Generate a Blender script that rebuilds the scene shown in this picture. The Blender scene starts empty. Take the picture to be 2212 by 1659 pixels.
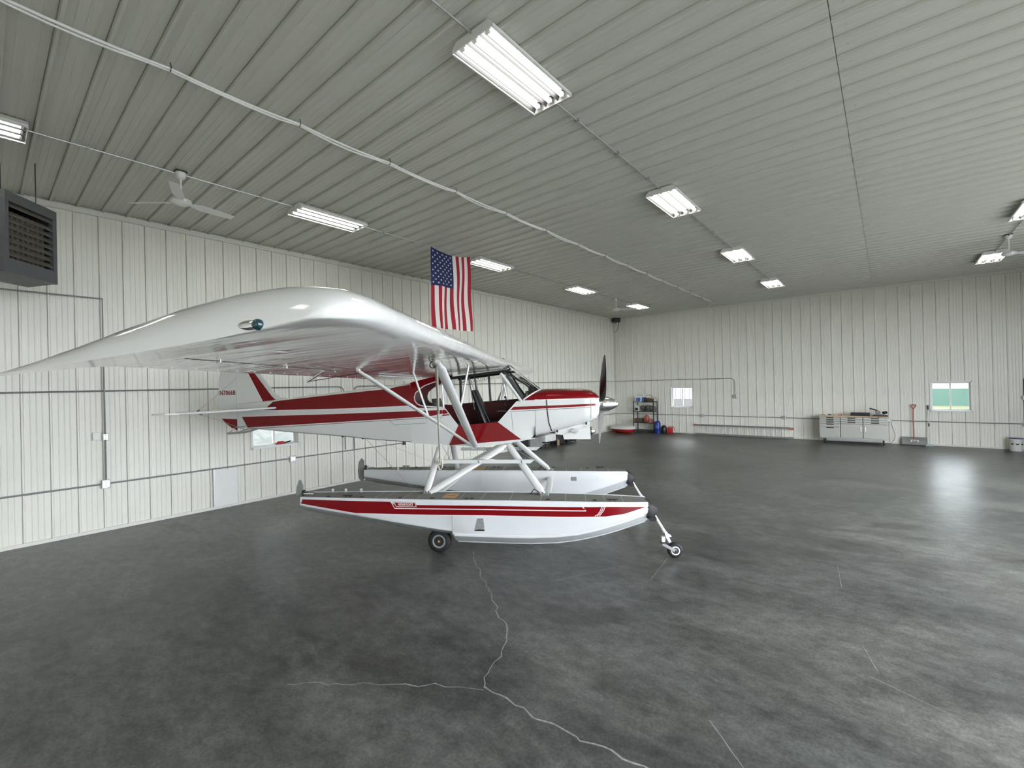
import bpy, bmesh, math, random
from math import sin, cos, pi, radians, sqrt, hypot, atan2
from mathutils import Vector, Matrix
from mathutils.geometry import delaunay_2d_cdt

random.seed(7)
scene = bpy.context.scene
col = scene.collection

# ------------------------------------------------------------------ camera
CAM_H = 2.26
YAW, PIT, ROL, FPX = 0.69677, 0.003126, 0.0239975, 968.2
fw = Vector((cos(PIT) * cos(YAW), cos(PIT) * sin(YAW), sin(PIT)))
rt = fw.cross(Vector((0, 0, 1))).normalized()
dn = fw.cross(rt)
r2 = cos(ROL) * rt + sin(ROL) * dn
d2 = -sin(ROL) * rt + cos(ROL) * dn
cam_data = bpy.data.cameras.new('camera')
cam_data.sensor_fit = 'HORIZONTAL'
cam_data.sensor_width = 36.0
cam_data.lens = FPX / 2212.0 * 36.0
cam_data.clip_start, cam_data.clip_end = 0.05, 500
cam = bpy.data.objects.new('camera', cam_data)
up = -d2
M = Matrix(((r2.x, up.x, -fw.x, 0), (r2.y, up.y, -fw.y, 0), (r2.z, up.z, -fw.z, CAM_H), (0, 0, 0, 1)))
cam.matrix_world = M
col.objects.link(cam)
scene.camera = cam

# ------------------------------------------------------------------ world, sun, exposure
world = bpy.data.worlds.new('world')
scene.world = world
world.use_nodes = True
bg = world.node_tree.nodes['Background']
bg.inputs['Color'].default_value = (0.87, 0.93, 1.0, 1)
bg.inputs['Strength'].default_value = 8.5
sun_d = bpy.data.lights.new('sun', 'SUN')
sun_d.energy = 4.5
sun_d.angle = radians(1.5)
sun_d.color = (1.0, 0.96, 0.9)
sun = bpy.data.objects.new('sun', sun_d)
col.objects.link(sun)
sun.rotation_euler = Vector((-0.42, 0.22, 0.88)).to_track_quat('Z', 'Y').to_euler()
TUBE_EMIT = 10.5
vs = scene.view_settings
vs.view_transform = 'Standard'
vs.look = 'None'
vs.gamma = 1.0
vs.use_curve_mapping = False
vs.exposure = 0.55

# ------------------------------------------------------------------ materials
MATS = {}


def mat(name, color, rough=0.5, metal=0.0, var=0.0, vscale=6.0, bump=0.0, bscale=40.0, coat=0.0, spec=0.5,
        stretch=(1, 1, 1), rvar=0.0):
    m = bpy.data.materials.new(name)
    m.use_nodes = True
    nt = m.node_tree
    b = nt.nodes['Principled BSDF']
    b.inputs['Base Color'].default_value = (*color, 1)
    b.inputs['Roughness'].default_value = rough
    b.inputs['Metallic'].default_value = metal
    b.inputs['Specular IOR Level'].default_value = spec
    b.inputs['Coat Weight'].default_value = coat
    b.inputs['Coat Roughness'].default_value = 0.05
    if var or bump or rvar:
        tc = nt.nodes.new('ShaderNodeTexCoord')
        mp = nt.nodes.new('ShaderNodeMapping')
        mp.inputs['Scale'].default_value = stretch
        nt.links.new(tc.outputs['Object'], mp.inputs['Vector'])
    if var or rvar:
        n = nt.nodes.new('ShaderNodeTexNoise')
        n.inputs['Scale'].default_value = vscale
        n.inputs['Detail'].default_value = 5
        nt.links.new(mp.outputs['Vector'], n.inputs['Vector'])
    if var:
        r = nt.nodes.new('ShaderNodeValToRGB')
        r.color_ramp.elements[0].position = 0.3
        r.color_ramp.elements[1].position = 0.7
        r.color_ramp.elements[0].color = (*[c * (1 - var) for c in color], 1)
        r.color_ramp.elements[1].color = (*[min(1, c * (1 + var)) for c in color], 1)
        nt.links.new(n.outputs['Fac'], r.inputs['Fac'])
        nt.links.new(r.outputs['Color'], b.inputs['Base Color'])
    if rvar:
        mr = nt.nodes.new('ShaderNodeMapRange')
        mr.inputs['To Min'].default_value = rough - rvar
        mr.inputs['To Max'].default_value = rough + rvar
        nt.links.new(n.outputs['Fac'], mr.inputs['Value'])
        nt.links.new(mr.outputs['Result'], b.inputs['Roughness'])
    if bump:
        n2 = nt.nodes.new('ShaderNodeTexNoise')
        n2.inputs['Scale'].default_value = bscale
        nt.links.new(mp.outputs['Vector'], n2.inputs['Vector'])
        bp = nt.nodes.new('ShaderNodeBump')
        bp.inputs['Strength'].default_value = bump
        bp.inputs['Distance'].default_value = 0.02
        nt.links.new(n2.outputs['Fac'], bp.inputs['Height'])
        nt.links.new(bp.outputs['Normal'], b.inputs['Normal'])
    MATS[name] = m
    return m


def emit(name, color, strength):
    m = bpy.data.materials.new(name)
    m.use_nodes = True
    b = m.node_tree.nodes['Principled BSDF']
    b.inputs['Base Color'].default_value = (0.9, 0.9, 0.9, 1)
    b.inputs['Emission Color'].default_value = (*color, 1)
    b.inputs['Emission Strength'].default_value = strength
    MATS[name] = m
    return m


def glass(name, tint=(1, 1, 1), refl=0.08, rough=0.0):
    m = bpy.data.materials.new(name)
    m.use_nodes = True
    nt = m.node_tree
    nt.nodes.remove(nt.nodes['Principled BSDF'])
    out = nt.nodes['Material Output']
    t = nt.nodes.new('ShaderNodeBsdfTransparent')
    t.inputs['Color'].default_value = (*tint, 1)
    g = nt.nodes.new('ShaderNodeBsdfGlossy')
    g.inputs['Roughness'].default_value = rough
    fr = nt.nodes.new('ShaderNodeFresnel')
    fr.inputs['IOR'].default_value = 1.45
    mx = nt.nodes.new('ShaderNodeMixShader')
    nt.links.new(fr.outputs['Fac'], mx.inputs['Fac'])
    nt.links.new(t.outputs['BSDF'], mx.inputs[1])
    nt.links.new(g.outputs['BSDF'], mx.inputs[2])
    nt.links.new(mx.outputs['Shader'], out.inputs['Surface'])
    MATS[name] = m
    return m


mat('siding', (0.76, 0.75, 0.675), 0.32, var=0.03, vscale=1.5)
mat('siding_ceiling', (0.58, 0.58, 0.515), 0.38, var=0.03, vscale=1.5)  # darker copy of the wall siding; some ceiling shade is in the colour
mat('trim', (0.68, 0.68, 0.62), 0.4, var=0.03)
mat('white_metal', (0.78, 0.78, 0.75), 0.35, var=0.02)
mat('white_plastic', (0.80, 0.80, 0.78), 0.4, var=0.02)
mat('galv', (0.50, 0.51, 0.51), 0.38, metal=0.8, var=0.1, vscale=25)
mat('conduit_gray', (0.27, 0.275, 0.28), 0.45, metal=0.5, var=0.1, vscale=25)
mat('ladder_rung', (0.52, 0.52, 0.50), 0.45, metal=0.3, var=0.08, vscale=12)
mat('ladder_rail', (0.30, 0.30, 0.295), 0.45, metal=0.5, var=0.1, vscale=12)
mat('pad_blue', (0.45, 0.55, 0.62), 0.6, var=0.1)
mat('aluminium', (0.62, 0.63, 0.64), 0.3, metal=0.9, var=0.06, vscale=20)
mat('chrome', (0.85, 0.85, 0.86), 0.08, metal=1.0, rvar=0.03)
mat('reflector', (0.12, 0.12, 0.125), 0.5, metal=1.0, var=0.02)
emit('tube', (1.0, 0.97, 0.885), TUBE_EMIT)
mat('plane_white', (0.66, 0.665, 0.65), 0.14, var=0.015, vscale=3, coat=0.5)
mat('plane_red', (0.185, 0.0016, 0.005), 0.16, var=0.05, vscale=3, coat=0.12, spec=0.3)
mat('pin_white', (0.80, 0.74, 0.73), 0.25, var=0.02)
mat('pin_gray', (0.16, 0.165, 0.17), 0.4, var=0.05)
mat('interior_red', (0.09, 0.004, 0.007), 0.5, var=0.15)
mat('interior_black', (0.012, 0.012, 0.013), 0.5, var=0.2, bump=0.1)
mat('black_vinyl', (0.016, 0.016, 0.018), 0.33, var=0.2, bump=0.15, bscale=25)
mat('black_metal', (0.015, 0.015, 0.016), 0.4, var=0.2)
mat('prop_gray', (0.25, 0.25, 0.235), 0.35, var=0.08)
mat('rubber', (0.012, 0.012, 0.013), 0.65, var=0.25, bump=0.2, bscale=60)
mat('float_white', (0.63, 0.64, 0.65), 0.22, var=0.02, vscale=4, coat=0.3)
mat('deck_gray', (0.17, 0.17, 0.15), 0.75, var=0.18, vscale=120, bump=0.3, bscale=400)
mat('deck_seam', (0.30, 0.30, 0.28), 0.5, var=0.1)
mat('tan', (0.50, 0.29, 0.12), 0.6, var=0.15, vscale=20)
mat('rope', (0.62, 0.58, 0.48), 0.8, var=0.15, vscale=200, bump=0.5, bscale=500)
mat('rudder_gray', (0.22, 0.23, 0.22), 0.5, var=0.1)
mat('heater_gray', (0.085, 0.09, 0.095), 0.45, var=0.08)
mat('heater_dark', (0.02, 0.02, 0.02), 0.6, var=0.1)
mat('louver', (0.20, 0.18, 0.15), 0.35, metal=0.4, var=0.1)
mat('heat_core', (0.50, 0.47, 0.40), 0.4, metal=0.3, var=0.2, vscale=30)
mat('wood_top', (0.55, 0.40, 0.27), 0.45, var=0.2, vscale=8, stretch=(6, 1, 1))
mat('stainless', (0.60, 0.60, 0.56), 0.35, metal=0.55, var=0.04, stretch=(1, 30, 1))
mat('red_plastic', (0.45, 0.02, 0.02), 0.35, var=0.1)
mat('pale_red', (0.45, 0.13, 0.10), 0.5, var=0.15)
mat('blue_plastic', (0.01, 0.025, 0.22), 0.3, var=0.1)
mat('label_blue', (0.05, 0.14, 0.42), 0.4, var=0.4, vscale=30)
mat('navy', (0.018, 0.027, 0.11), 0.8, var=0.12, vscale=30, bump=0.1, bscale=400)
mat('flag_red', (0.36, 0.012, 0.03), 0.8, var=0.1, vscale=30, bump=0.1, bscale=400)
mat('flag_white', (0.80, 0.77, 0.74), 0.8, var=0.03, vscale=30, bump=0.1, bscale=400)
mat('brown', (0.11, 0.065, 0.035), 0.7, var=0.35, vscale=25)
mat('cardboard', (0.36, 0.25, 0.15), 0.8, var=0.1, vscale=15)
mat('tarp_gray', (0.13, 0.125, 0.115), 0.8, var=0.35, vscale=20, bump=0.4, bscale=30)
mat('raft_white', (0.70, 0.69, 0.66), 0.5, var=0.05)
mat('tool_dark', (0.035, 0.035, 0.035), 0.4, metal=0.3, var=0.2)
mat('nav_green', (0.003, 0.035, 0.05), 0.06, var=0.1, coat=1.0)
mat('crack', (0.27, 0.27, 0.255), 0.7, var=0.3, vscale=30)
mat('scratch', (0.26, 0.265, 0.265), 0.5, var=0.2, vscale=30)
mat('ext_white', (0.20, 0.205, 0.21), 0.5, var=0.03)
mat('ext_green', (0.022, 0.062, 0.046), 0.5, var=0.08)
mat('ext_gray', (0.085, 0.08, 0.083), 0.5, var=0.05)
mat('grass', (0.065, 0.068, 0.03), 0.9, var=0.35, vscale=1.5)
mat('apron', (0.20, 0.198, 0.19), 0.8, var=0.1, vscale=0.7)
glass('pane', (0.97, 0.99, 0.98))
glass('acrylic', (0.95, 0.96, 0.95))


def floor_material():
    m = bpy.data.materials.new('polished_concrete')
    m.use_nodes = True
    nt = m.node_tree
    b = nt.nodes['Principled BSDF']
    tc = nt.nodes.new('ShaderNodeTexCoord')

    def noise(scale, detail, rough, stretch=(1, 1, 1), rot=0.0, dist=0.0):
        mp = nt.nodes.new('ShaderNodeMapping')
        mp.inputs['Scale'].default_value = stretch
        mp.inputs['Rotation'].default_value = (0, 0, rot)
        nt.links.new(tc.outputs['Object'], mp.inputs['Vector'])
        n = nt.nodes.new('ShaderNodeTexNoise')
        n.inputs['Scale'].default_value = scale
        n.inputs['Detail'].default_value = detail
        n.inputs['Roughness'].default_value = rough
        n.inputs['Distortion'].default_value = dist
        nt.links.new(mp.outputs['Vector'], n.inputs['Vector'])
        return n

    def ramp(n, p0, c0, p1, c1):
        r = nt.nodes.new('ShaderNodeValToRGB')
        r.color_ramp.elements[0].position = p0
        r.color_ramp.elements[1].position = p1
        r.color_ramp.elements[0].color = (c0, c0, c0, 1)
        r.color_ramp.elements[1].color = (c1, c1, c1, 1)
        nt.links.new(n.outputs['Fac'], r.inputs['Fac'])
        return r

    def mul(a, c):
        x = nt.nodes.new('ShaderNodeMix')
        x.data_type = 'RGBA'
        x.blend_type = 'MULTIPLY'
        x.inputs[0].default_value = 1.0
        nt.links.new(a, x.inputs[6])
        nt.links.new(c, x.inputs[7])
        return x.outputs[2]

    n1 = noise(0.38, 7, 0.62, dist=0.8)
    n2 = noise(1.7, 7, 0.68, (1.0, 0.42, 1), 0.5, 0.7)
    n3 = noise(9, 6, 0.75, (1.0, 0.6, 1), 0.5)
    n4 = noise(2.3, 6, 0.7, (1, 0.4, 1), 0.9, 0.5)
    n5 = noise(45, 4, 0.7)
    base = nt.nodes.new('ShaderNodeValToRGB')
    e = base.color_ramp.elements
    e[0].position, e[1].position = 0.36, 0.64
    e[0].color = (0.068, 0.071, 0.068, 1)
    e[1].color = (0.122, 0.122, 0.112, 1)
    nt.links.new(n1.outputs['Fac'], base.inputs['Fac'])
    c = mul(base.outputs['Color'], ramp(n2, 0.36, 0.70, 0.64, 1.28).outputs['Color'])
    c = mul(c, ramp(n3, 0.36, 0.70, 0.64, 1.28).outputs['Color'])
    c = mul(c, ramp(n4, 0.30, 0.60, 0.43, 1.0).outputs['Color'])
    c = mul(c, ramp(n5, 0.36, 0.78, 0.64, 1.2).outputs['Color'])
    nt.links.new(c, b.inputs['Base Color'])
    rr = nt.nodes.new('ShaderNodeMapRange')
    rr.inputs['To Min'].default_value = 0.22
    rr.inputs['To Max'].default_value = 0.46
    nt.links.new(n2.outputs['Fac'], rr.inputs['Value'])
    nt.links.new(rr.outputs['Result'], b.inputs['Roughness'])
    b.inputs['Specular IOR Level'].default_value = 0.26
    bp = nt.nodes.new('ShaderNodeBump')
    bp.inputs['Strength'].default_value = 0.06
    bp.inputs['Distance'].default_value = 0.02
    nt.links.new(n2.outputs['Fac'], bp.inputs['Height'])
    nt.links.new(bp.outputs['Normal'], b.inputs['Normal'])
    MATS['floor'] = m


floor_material()


def wing_under_material():
    """glossy doped fabric, slightly rippled over the ribs"""
    m = mat('wing_fabric', (0.66, 0.665, 0.645), 0.11, var=0.015, vscale=3, coat=0.5)
    nt = m.node_tree
    b = nt.nodes['Principled BSDF']
    b.inputs['Coat Roughness'].default_value = 0.05
    tc = nt.nodes.new('ShaderNodeTexCoord')
    mp = nt.nodes.new('ShaderNodeMapping')
    mp.inputs['Scale'].default_value = (0.5, 3.2, 1)
    nt.links.new(tc.outputs['Object'], mp.inputs['Vector'])
    n = nt.nodes.new('ShaderNodeTexNoise')
    n.inputs['Scale'].default_value = 2.2
    n.inputs['Detail'].default_value = 3
    nt.links.new(mp.outputs['Vector'], n.inputs['Vector'])
    bp = nt.nodes.new('ShaderNodeBump')
    bp.inputs['Strength'].default_value = 0.25
    bp.inputs['Distance'].default_value = 0.02
    nt.links.new(n.outputs['Fac'], bp.inputs['Height'])
    nt.links.new(bp.outputs['Normal'], b.inputs['Normal'])
    nt.links.new(bp.outputs['Normal'], b.inputs['Coat Normal'])


wing_under_material()


# ------------------------------------------------------------------ mesh helpers
class MB:
    def __init__(self):
        self.v, self.f = [], []

    def add(self, vs_, fs_):
        o = len(self.v)
        self.v += [tuple(p) for p in vs_]
        self.f += [tuple(i + o for i in f) for f in fs_]
        return self

    def box(self, x0, x1, y0, y1, z0, z1):
        return self.add([(x0, y0, z0), (x1, y0, z0), (x1, y1, z0), (x0, y1, z0),
                         (x0, y0, z1), (x1, y0, z1), (x1, y1, z1), (x0, y1, z1)],
                        [(3, 2, 1, 0), (4, 5, 6, 7), (0, 1, 5, 4), (1, 2, 6, 5), (2, 3, 7, 6), (3, 0, 4, 7)])

    def bbox(self, x0, x1, y0, y1, z0, z1, b=0.01):
        """box with chamfered edges"""
        bm = bmesh.new()
        t = MB().box(x0, x1, y0, y1, z0, z1)
        vv = [bm.verts.new(p) for p in t.v]
        for f in t.f:
            bm.faces.new([vv[i] for i in f])
        bmesh.ops.bevel(bm, geom=list(bm.edges), offset=b, segments=2, profile=0.5, affect='EDGES')
        bm.verts.index_update()
        self.add([p.co[:] for p in bm.verts], [[p.index for p in f.verts] for f in bm.faces])
        bm.free()
        return self

    def ring(self, c, d, r, n, ry=None, u=None):
        d = Vector(d).normalized()
        if u is None:
            u = Vector((0, 0, 1)) if abs(d.z) < 0.9 else Vector((1, 0, 0))
        a = d.cross(Vector(u)).normalized()
        b = d.cross(a).normalized()
        ry = r if ry is None else ry
        c = Vector(c)
        return [c + a * (r * cos(2 * pi * i / n)) + b * (ry * sin(2 * pi * i / n)) for i in range(n)]

    def loft(self, rings, cap=True, close=True):
        n = len(rings[0])
        vs_ = [p for r in rings for p in r]
        fs_ = []
        for k in range(len(rings) - 1):
            for i in range(n if close else n - 1):
                j = (i + 1) % n
                fs_.append((k * n + i, k * n + j, (k + 1) * n + j, (k + 1) * n + i))
        if cap:
            fs_.append(tuple(reversed(range(n))))
            fs_.append(tuple(range((len(rings) - 1) * n, len(rings) * n)))
        return self.add(vs_, fs_)

    def tube(self, p0, p1, r, n=10, r1=None, ry=None, u=None, ry1=None):
        d = Vector(p1) - Vector(p0)
        return self.loft([self.ring(p0, d, r, n, ry, u), self.ring(p1, d, r if r1 is None else r1, n, ry1 if ry1 is not None else ry, u)])

    def path(self, pts, r, n=8, ry=None, u=None):
        pts = [Vector(p) for p in pts]
        rings = []
        for i, p in enumerate(pts):
            d = (pts[min(i + 1, len(pts) - 1)] - pts[max(i - 1, 0)])
            rings.append(self.ring(p, d, r, n, ry, u))
        return self.loft(rings)

    def lathe(self, c, axis, prof, n=20):
        """prof: list of (radius, distance along axis)"""
        ax = Vector(axis).normalized()
        return self.loft([self.ring(Vector(c) + ax * h, ax, max(r, 1e-4), n) for r, h in prof])

    def sphere(self, c, rx, ry, rz, n=12, m=8):
        rings = []
        for k in range(m + 1):
            t = -pi / 2 + pi * k / m
            rings.append([(c[0] + rx * max(cos(t), 1e-3) * cos(2 * pi * i / n), c[1] + ry * max(cos(t), 1e-3) * sin(2 * pi * i / n),
                           c[2] + rz * sin(t)) for i in range(n)])
        return self.loft(rings)

    def prism(self, poly, f0, f1):
        """poly: 2D list; f0,f1: functions (a,b)->3D for the two faces"""
        n = len(poly)
        vs_ = [f0(*p) for p in poly] + [f1(*p) for p in poly]
        fs_ = [tuple(reversed(range(n))), tuple(range(n, 2 * n))]
        fs_ += [(i, (i + 1) % n, n + (i + 1) % n, n + i) for i in range(n)]
        return self.add(vs_, fs_)

    def mesh(self, name, smooth=False, fix=True, ang=38):
        me = bpy.data.meshes.new(name)
        me.from_pydata([tuple(p) for p in self.v], [], self.f)
        if fix:
            bm = bmesh.new()
            bm.from_mesh(me)
            bmesh.ops.recalc_face_normals(bm, faces=bm.faces)
            bm.to_mesh(me)
            bm.free()
        if smooth:
            for p in me.polygons:
                p.use_smooth = True
            try:
                me.set_sharp_from_angle(angle=radians(ang))
            except Exception:
                pass
        me.update()
        return me


def link(name, me, m, parent=None, loc=None):
    if m is not None and not me.materials:
        me.materials.append(MATS[m])
    o = bpy.data.objects.new(name, me)
    col.objects.link(o)
    if parent is not None:
        o.parent = parent
    if loc is not None:
        o.location = loc
    return o


def obj(name, mb, m, parent=None, smooth=True, label=None, ang=38):
    o = link(name, mb.mesh(name, smooth, ang=ang), m, parent)
    if label:
        o['label'] = label
    return o


def tag(o, label, cat, group=None):
    o['label'] = label
    o['category'] = cat
    if group:
        o['group'] = group
    return o


def thing(name, label, cat, loc=(0, 0, 0), rotz=0.0, group=None):
    o = bpy.data.objects.new(name, None)
    o.empty_display_size = 0.2
    col.objects.link(o)
    o.location = loc
    o.rotation_euler = (0, 0, rotz)
    return tag(o, label, cat, group)


def struct(name, mb, m, smooth=False):
    o = obj(name, mb, m, None, smooth)
    o['kind'] = 'structure'
    return o


def copy_tree(o, parent=None):
    c = o.copy()
    col.objects.link(c)
    if parent is not None:
        c.parent = parent
    for ch in [x for x in o.children]:
        copy_tree(ch, c)
    return c


def text_mesh(name, body, size, offset=0.0, shear=0.0, xs=1.0, extrude=0.0, space=1.0):
    cu = bpy.data.curves.new(name, 'FONT')
    cu.body = body
    cu.size = size
    cu.offset = offset
    cu.shear = shear
    cu.extrude = extrude
    cu.space_character = space
    cu.align_x, cu.align_y = 'CENTER', 'CENTER'
    ob = bpy.data.objects.new(name, cu)
    col.objects.link(ob)
    dg = bpy.context.evaluated_depsgraph_get()
    me = bpy.data.meshes.new_from_object(ob.evaluated_get(dg))
    bpy.data.objects.remove(ob)
    for v in me.vertices:
        v.co.x *= xs
    return me


# ================================================================== SETTING
LY, EX, CZ = 10.03, 19.73, 5.345     # long wall, end wall, ceiling
RY, BX = -4.65, -2.9                 # door wall, rear wall
P = 0.3048


def rib_profile(per, groove=True):
    out = []
    for k in range(per):
        s = k * P
        out += [(s - .0001 if k else 0, 0), (s + .001, -.012), (s + .006, -.012), (s + .007, 0), (s + .013, .022), (s + .031, .022), (s + .041, 0)]  # slot at each rib base is added to draw a dark shade line
        if not groove:
            out = out[:-7] + [(s - .0001 if k else 0, 0), (s + .001, -.012), (s + .007, -.012), (s + .008, 0), (s + .014, .034), (s + .036, .034), (s + .046, 0)]  # ceiling ribs: taller, with the same added slot for a shade line
        for q in (.109, .174, .239):
            out += [(s + q - .009, 0), (s + q - .003, .0045), (s + q + .003, .0045), (s + q + .009, 0)]
    out.append((per * P, 0))
    return out


def panel_mesh(name, place, length, hole=None, a0=0.0, s_max=None, groove=True):
    """place(s, depth, t)->3D.  hole=(s0,s1,t0,t1) in panel coordinates"""
    prof = rib_profile(3, groove)
    if s_max is not None:
        prof = [p for p in prof if p[0] <= s_max] + [(s_max, 0)]
    mb = MB()
    if hole:
        def depth(s):
            for (x0, y0), (x1, y1) in zip(prof, prof[1:]):
                if x0 <= s <= x1:
                    return y0 + (y1 - y0) * (s - x0) / max(x1 - x0, 1e-9)
            return 0
        extra = [(h, depth(h)) for h in hole[:2] if 0 < h < prof[-1][0]]
        prof = sorted(prof + extra)
    for (x0, y0), (x1, y1) in zip(prof, prof[1:]):
        if x1 - x0 < 1e-6:
            continue
        mid = (x0 + x1) / 2
        segs = [(a0, length)]
        if hole and hole[0] <= mid <= hole[1]:
            segs = [(a0, hole[2]), (hole[3], length)]
        for t0, t1 in segs:
            mb.add([place(x0, y0, t0), place(x1, y1, t0), place(x1, y1, t1), place(x0, y0, t1)], [(0, 1, 2, 3)])
    me = mb.mesh(name, fix=False)
    bm = bmesh.new()
    bm.from_mesh(me)
    bmesh.ops.remove_doubles(bm, verts=bm.verts, dist=1e-5)
    bm.to_mesh(me)
    bm.free()
    return me


def wall_with_holes(axis, c0, c1, a0, a1, z0, z1, holes):
    """slab: axis 'y' -> plane of constant y (c0..c1) spanning x=a0..a1 ; axis 'x' likewise"""
    mb = MB()
    xs = sorted({a0, a1, *[h[0] for h in holes], *[h[1] for h in holes]})
    for b0, b1 in zip(xs, xs[1:]):
        mid = (b0 + b1) / 2
        zs = [(z0, z1)]
        for h in holes:
            if h[0] < mid < h[1]:
                zs = [(q0, q1) for q0, q1 in ((z0, h[2]), (h[3], z1)) if q1 - q0 > 1e-4]
        for q0, q1 in zs:
            if axis == 'y':
                mb.box(b0, b1, c0, c1, q0, q1)
            else:
                mb.box(c0, c1, b0, b1, q0, q1)
    return mb


# floor -------------------------------------------------------------
flo = struct('floor', MB().box(BX - .2, EX + .2, RY - .2, LY + .2, -0.25, 0.0), 'floor')

W1 = (3.62, 4.56, 1.10, 1.98)             # window in the long wall (x0,x1,z0,z1)
W2 = (6.42, 7.34, 1.13, 2.02)             # windows in the end wall (y0,y1,z0,z1)
W3 = (-1.99, -1.07, 1.13, 2.04)
DOOR = (-1.2, 14.0, 0.0, 4.5)

wl = struct('wall_left', wall_with_holes('y', LY + .02, LY + .17, BX - .2, EX + .2, 0, CZ + .2, [W1]), 'siding')
we = struct('wall_end', wall_with_holes('x', EX + .02, EX + .17, RY - .2, LY + .004, 0, CZ + .2, [W2, W3]), 'siding')
wr = struct('wall_right', wall_with_holes('y', RY - .17, RY, BX - .2, EX + .2, 0, CZ + .2, [DOOR]), 'siding')
wb = struct('wall_back', MB().box(BX - .17, BX, RY, LY + .004, 0, CZ + .2), 'siding')
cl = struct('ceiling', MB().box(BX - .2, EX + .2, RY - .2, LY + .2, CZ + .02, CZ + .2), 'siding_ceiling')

# long wall panels: ribs at x = 0.4355-0.022 + k*P
PW = 3 * P
x_first = 0.4355 - 0.022 - PW * 4
full = panel_mesh('siding_panel', lambda s, d, t: (s, -d, t), CZ)
full.materials.append(MATS['siding'])
k = 0
while x_first + k * PW < EX - .01:
    x0 = x_first + k * PW
    k += 1
    if x0 + PW < BX:
        continue
    if x0 < W1[1] and x0 + PW > W1[0]:
        me = panel_mesh('siding_panel', lambda s, d, t: (s, -d, t), CZ, (W1[0] - x0, W1[1] - x0, W1[2], W1[3]))
    elif x0 + PW > EX:
        me = panel_mesh('siding_panel', lambda s, d, t: (s, -d, t), CZ, s_max=EX - x0)
    else:
        me = full
    link('siding_panel', me, 'siding', wl, (x0, LY, 0))

# end wall panels: s runs to -y, ribs at y=-0.03
fe = panel_mesh('end_siding_panel', lambda s, d, t: (-d, -s, t), CZ)
fe.materials.append(MATS['siding'])
y_first = -0.03 + 0.022 + PW * 11
k = 0
while y_first - k * PW > RY + .01:
    y0 = y_first - k * PW
    k += 1
    hole = None
    for w in (W2, W3):
        if y0 > w[0] and y0 - PW < w[1]:
            hole = (y0 - w[1], y0 - w[0], w[2], w[3])
    if hole:
        me = panel_mesh('siding_panel', lambda s, d, t: (-d, -s, t), CZ, hole)
    elif y0 - PW < RY:
        me = panel_mesh('siding_panel', lambda s, d, t: (-d, -s, t), CZ, s_max=y0 - RY)
    else:
        me = fe
    link('siding_panel', me, 'siding', we, (EX, y0, 0))

# ceiling panels: s runs along +x, length along y, joint at y=0.31
SEAM = 0.31
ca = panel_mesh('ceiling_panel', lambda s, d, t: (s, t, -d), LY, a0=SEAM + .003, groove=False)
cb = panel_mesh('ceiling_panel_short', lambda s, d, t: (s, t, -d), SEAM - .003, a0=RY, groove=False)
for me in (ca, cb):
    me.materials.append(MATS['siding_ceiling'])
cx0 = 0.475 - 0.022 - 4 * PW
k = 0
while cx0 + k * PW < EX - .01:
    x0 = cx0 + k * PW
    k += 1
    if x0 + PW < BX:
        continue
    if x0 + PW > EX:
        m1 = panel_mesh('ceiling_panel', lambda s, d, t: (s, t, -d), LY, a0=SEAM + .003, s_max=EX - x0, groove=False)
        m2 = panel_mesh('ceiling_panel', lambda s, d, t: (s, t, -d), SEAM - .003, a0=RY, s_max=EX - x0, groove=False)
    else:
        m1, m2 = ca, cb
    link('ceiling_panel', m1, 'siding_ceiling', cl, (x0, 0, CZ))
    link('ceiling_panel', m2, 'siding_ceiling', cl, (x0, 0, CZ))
# screws along the panel joint
mb = MB()
xx = 1.0
while xx < EX:
    mb.lathe((xx + .09, SEAM - .10, CZ - .0032), (0, 0, -1), [(.008, 0), (.008, .004), (.004, .006)], 6)
    xx += P / 2
so = obj('screw_heads', mb, 'galv', cl, False)
so['kind'] = 'stuff'

# trims
struct('trim_1', MB().bbox(BX, EX - .031, LY - .045, LY - .001, CZ - .105, CZ - .022, .006).box(BX, EX - .031, LY - .05, LY - .001, CZ - .112, CZ - .1055), 'trim')
struct('trim_2', MB().bbox(EX - .045, EX - .001, RY, LY - .051, CZ - .105, CZ - .022, .006), 'trim')
struct('baseboard_left', MB().bbox(BX, EX - .032, LY - .032, LY - .001, 0.0, .055, .004), 'trim')
struct('baseboard_end', MB().bbox(EX - .03, EX - .001, RY, LY - .034, 0.0, .05, .004), 'trim')
struct('trim_3', MB().box(EX - .03, EX - .0205, LY - .06, LY - .0205, .06, CZ - .11).box(EX - .06, EX - .0205, LY - .03, LY - .0205, .06, CZ - .11), 'trim')


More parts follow.
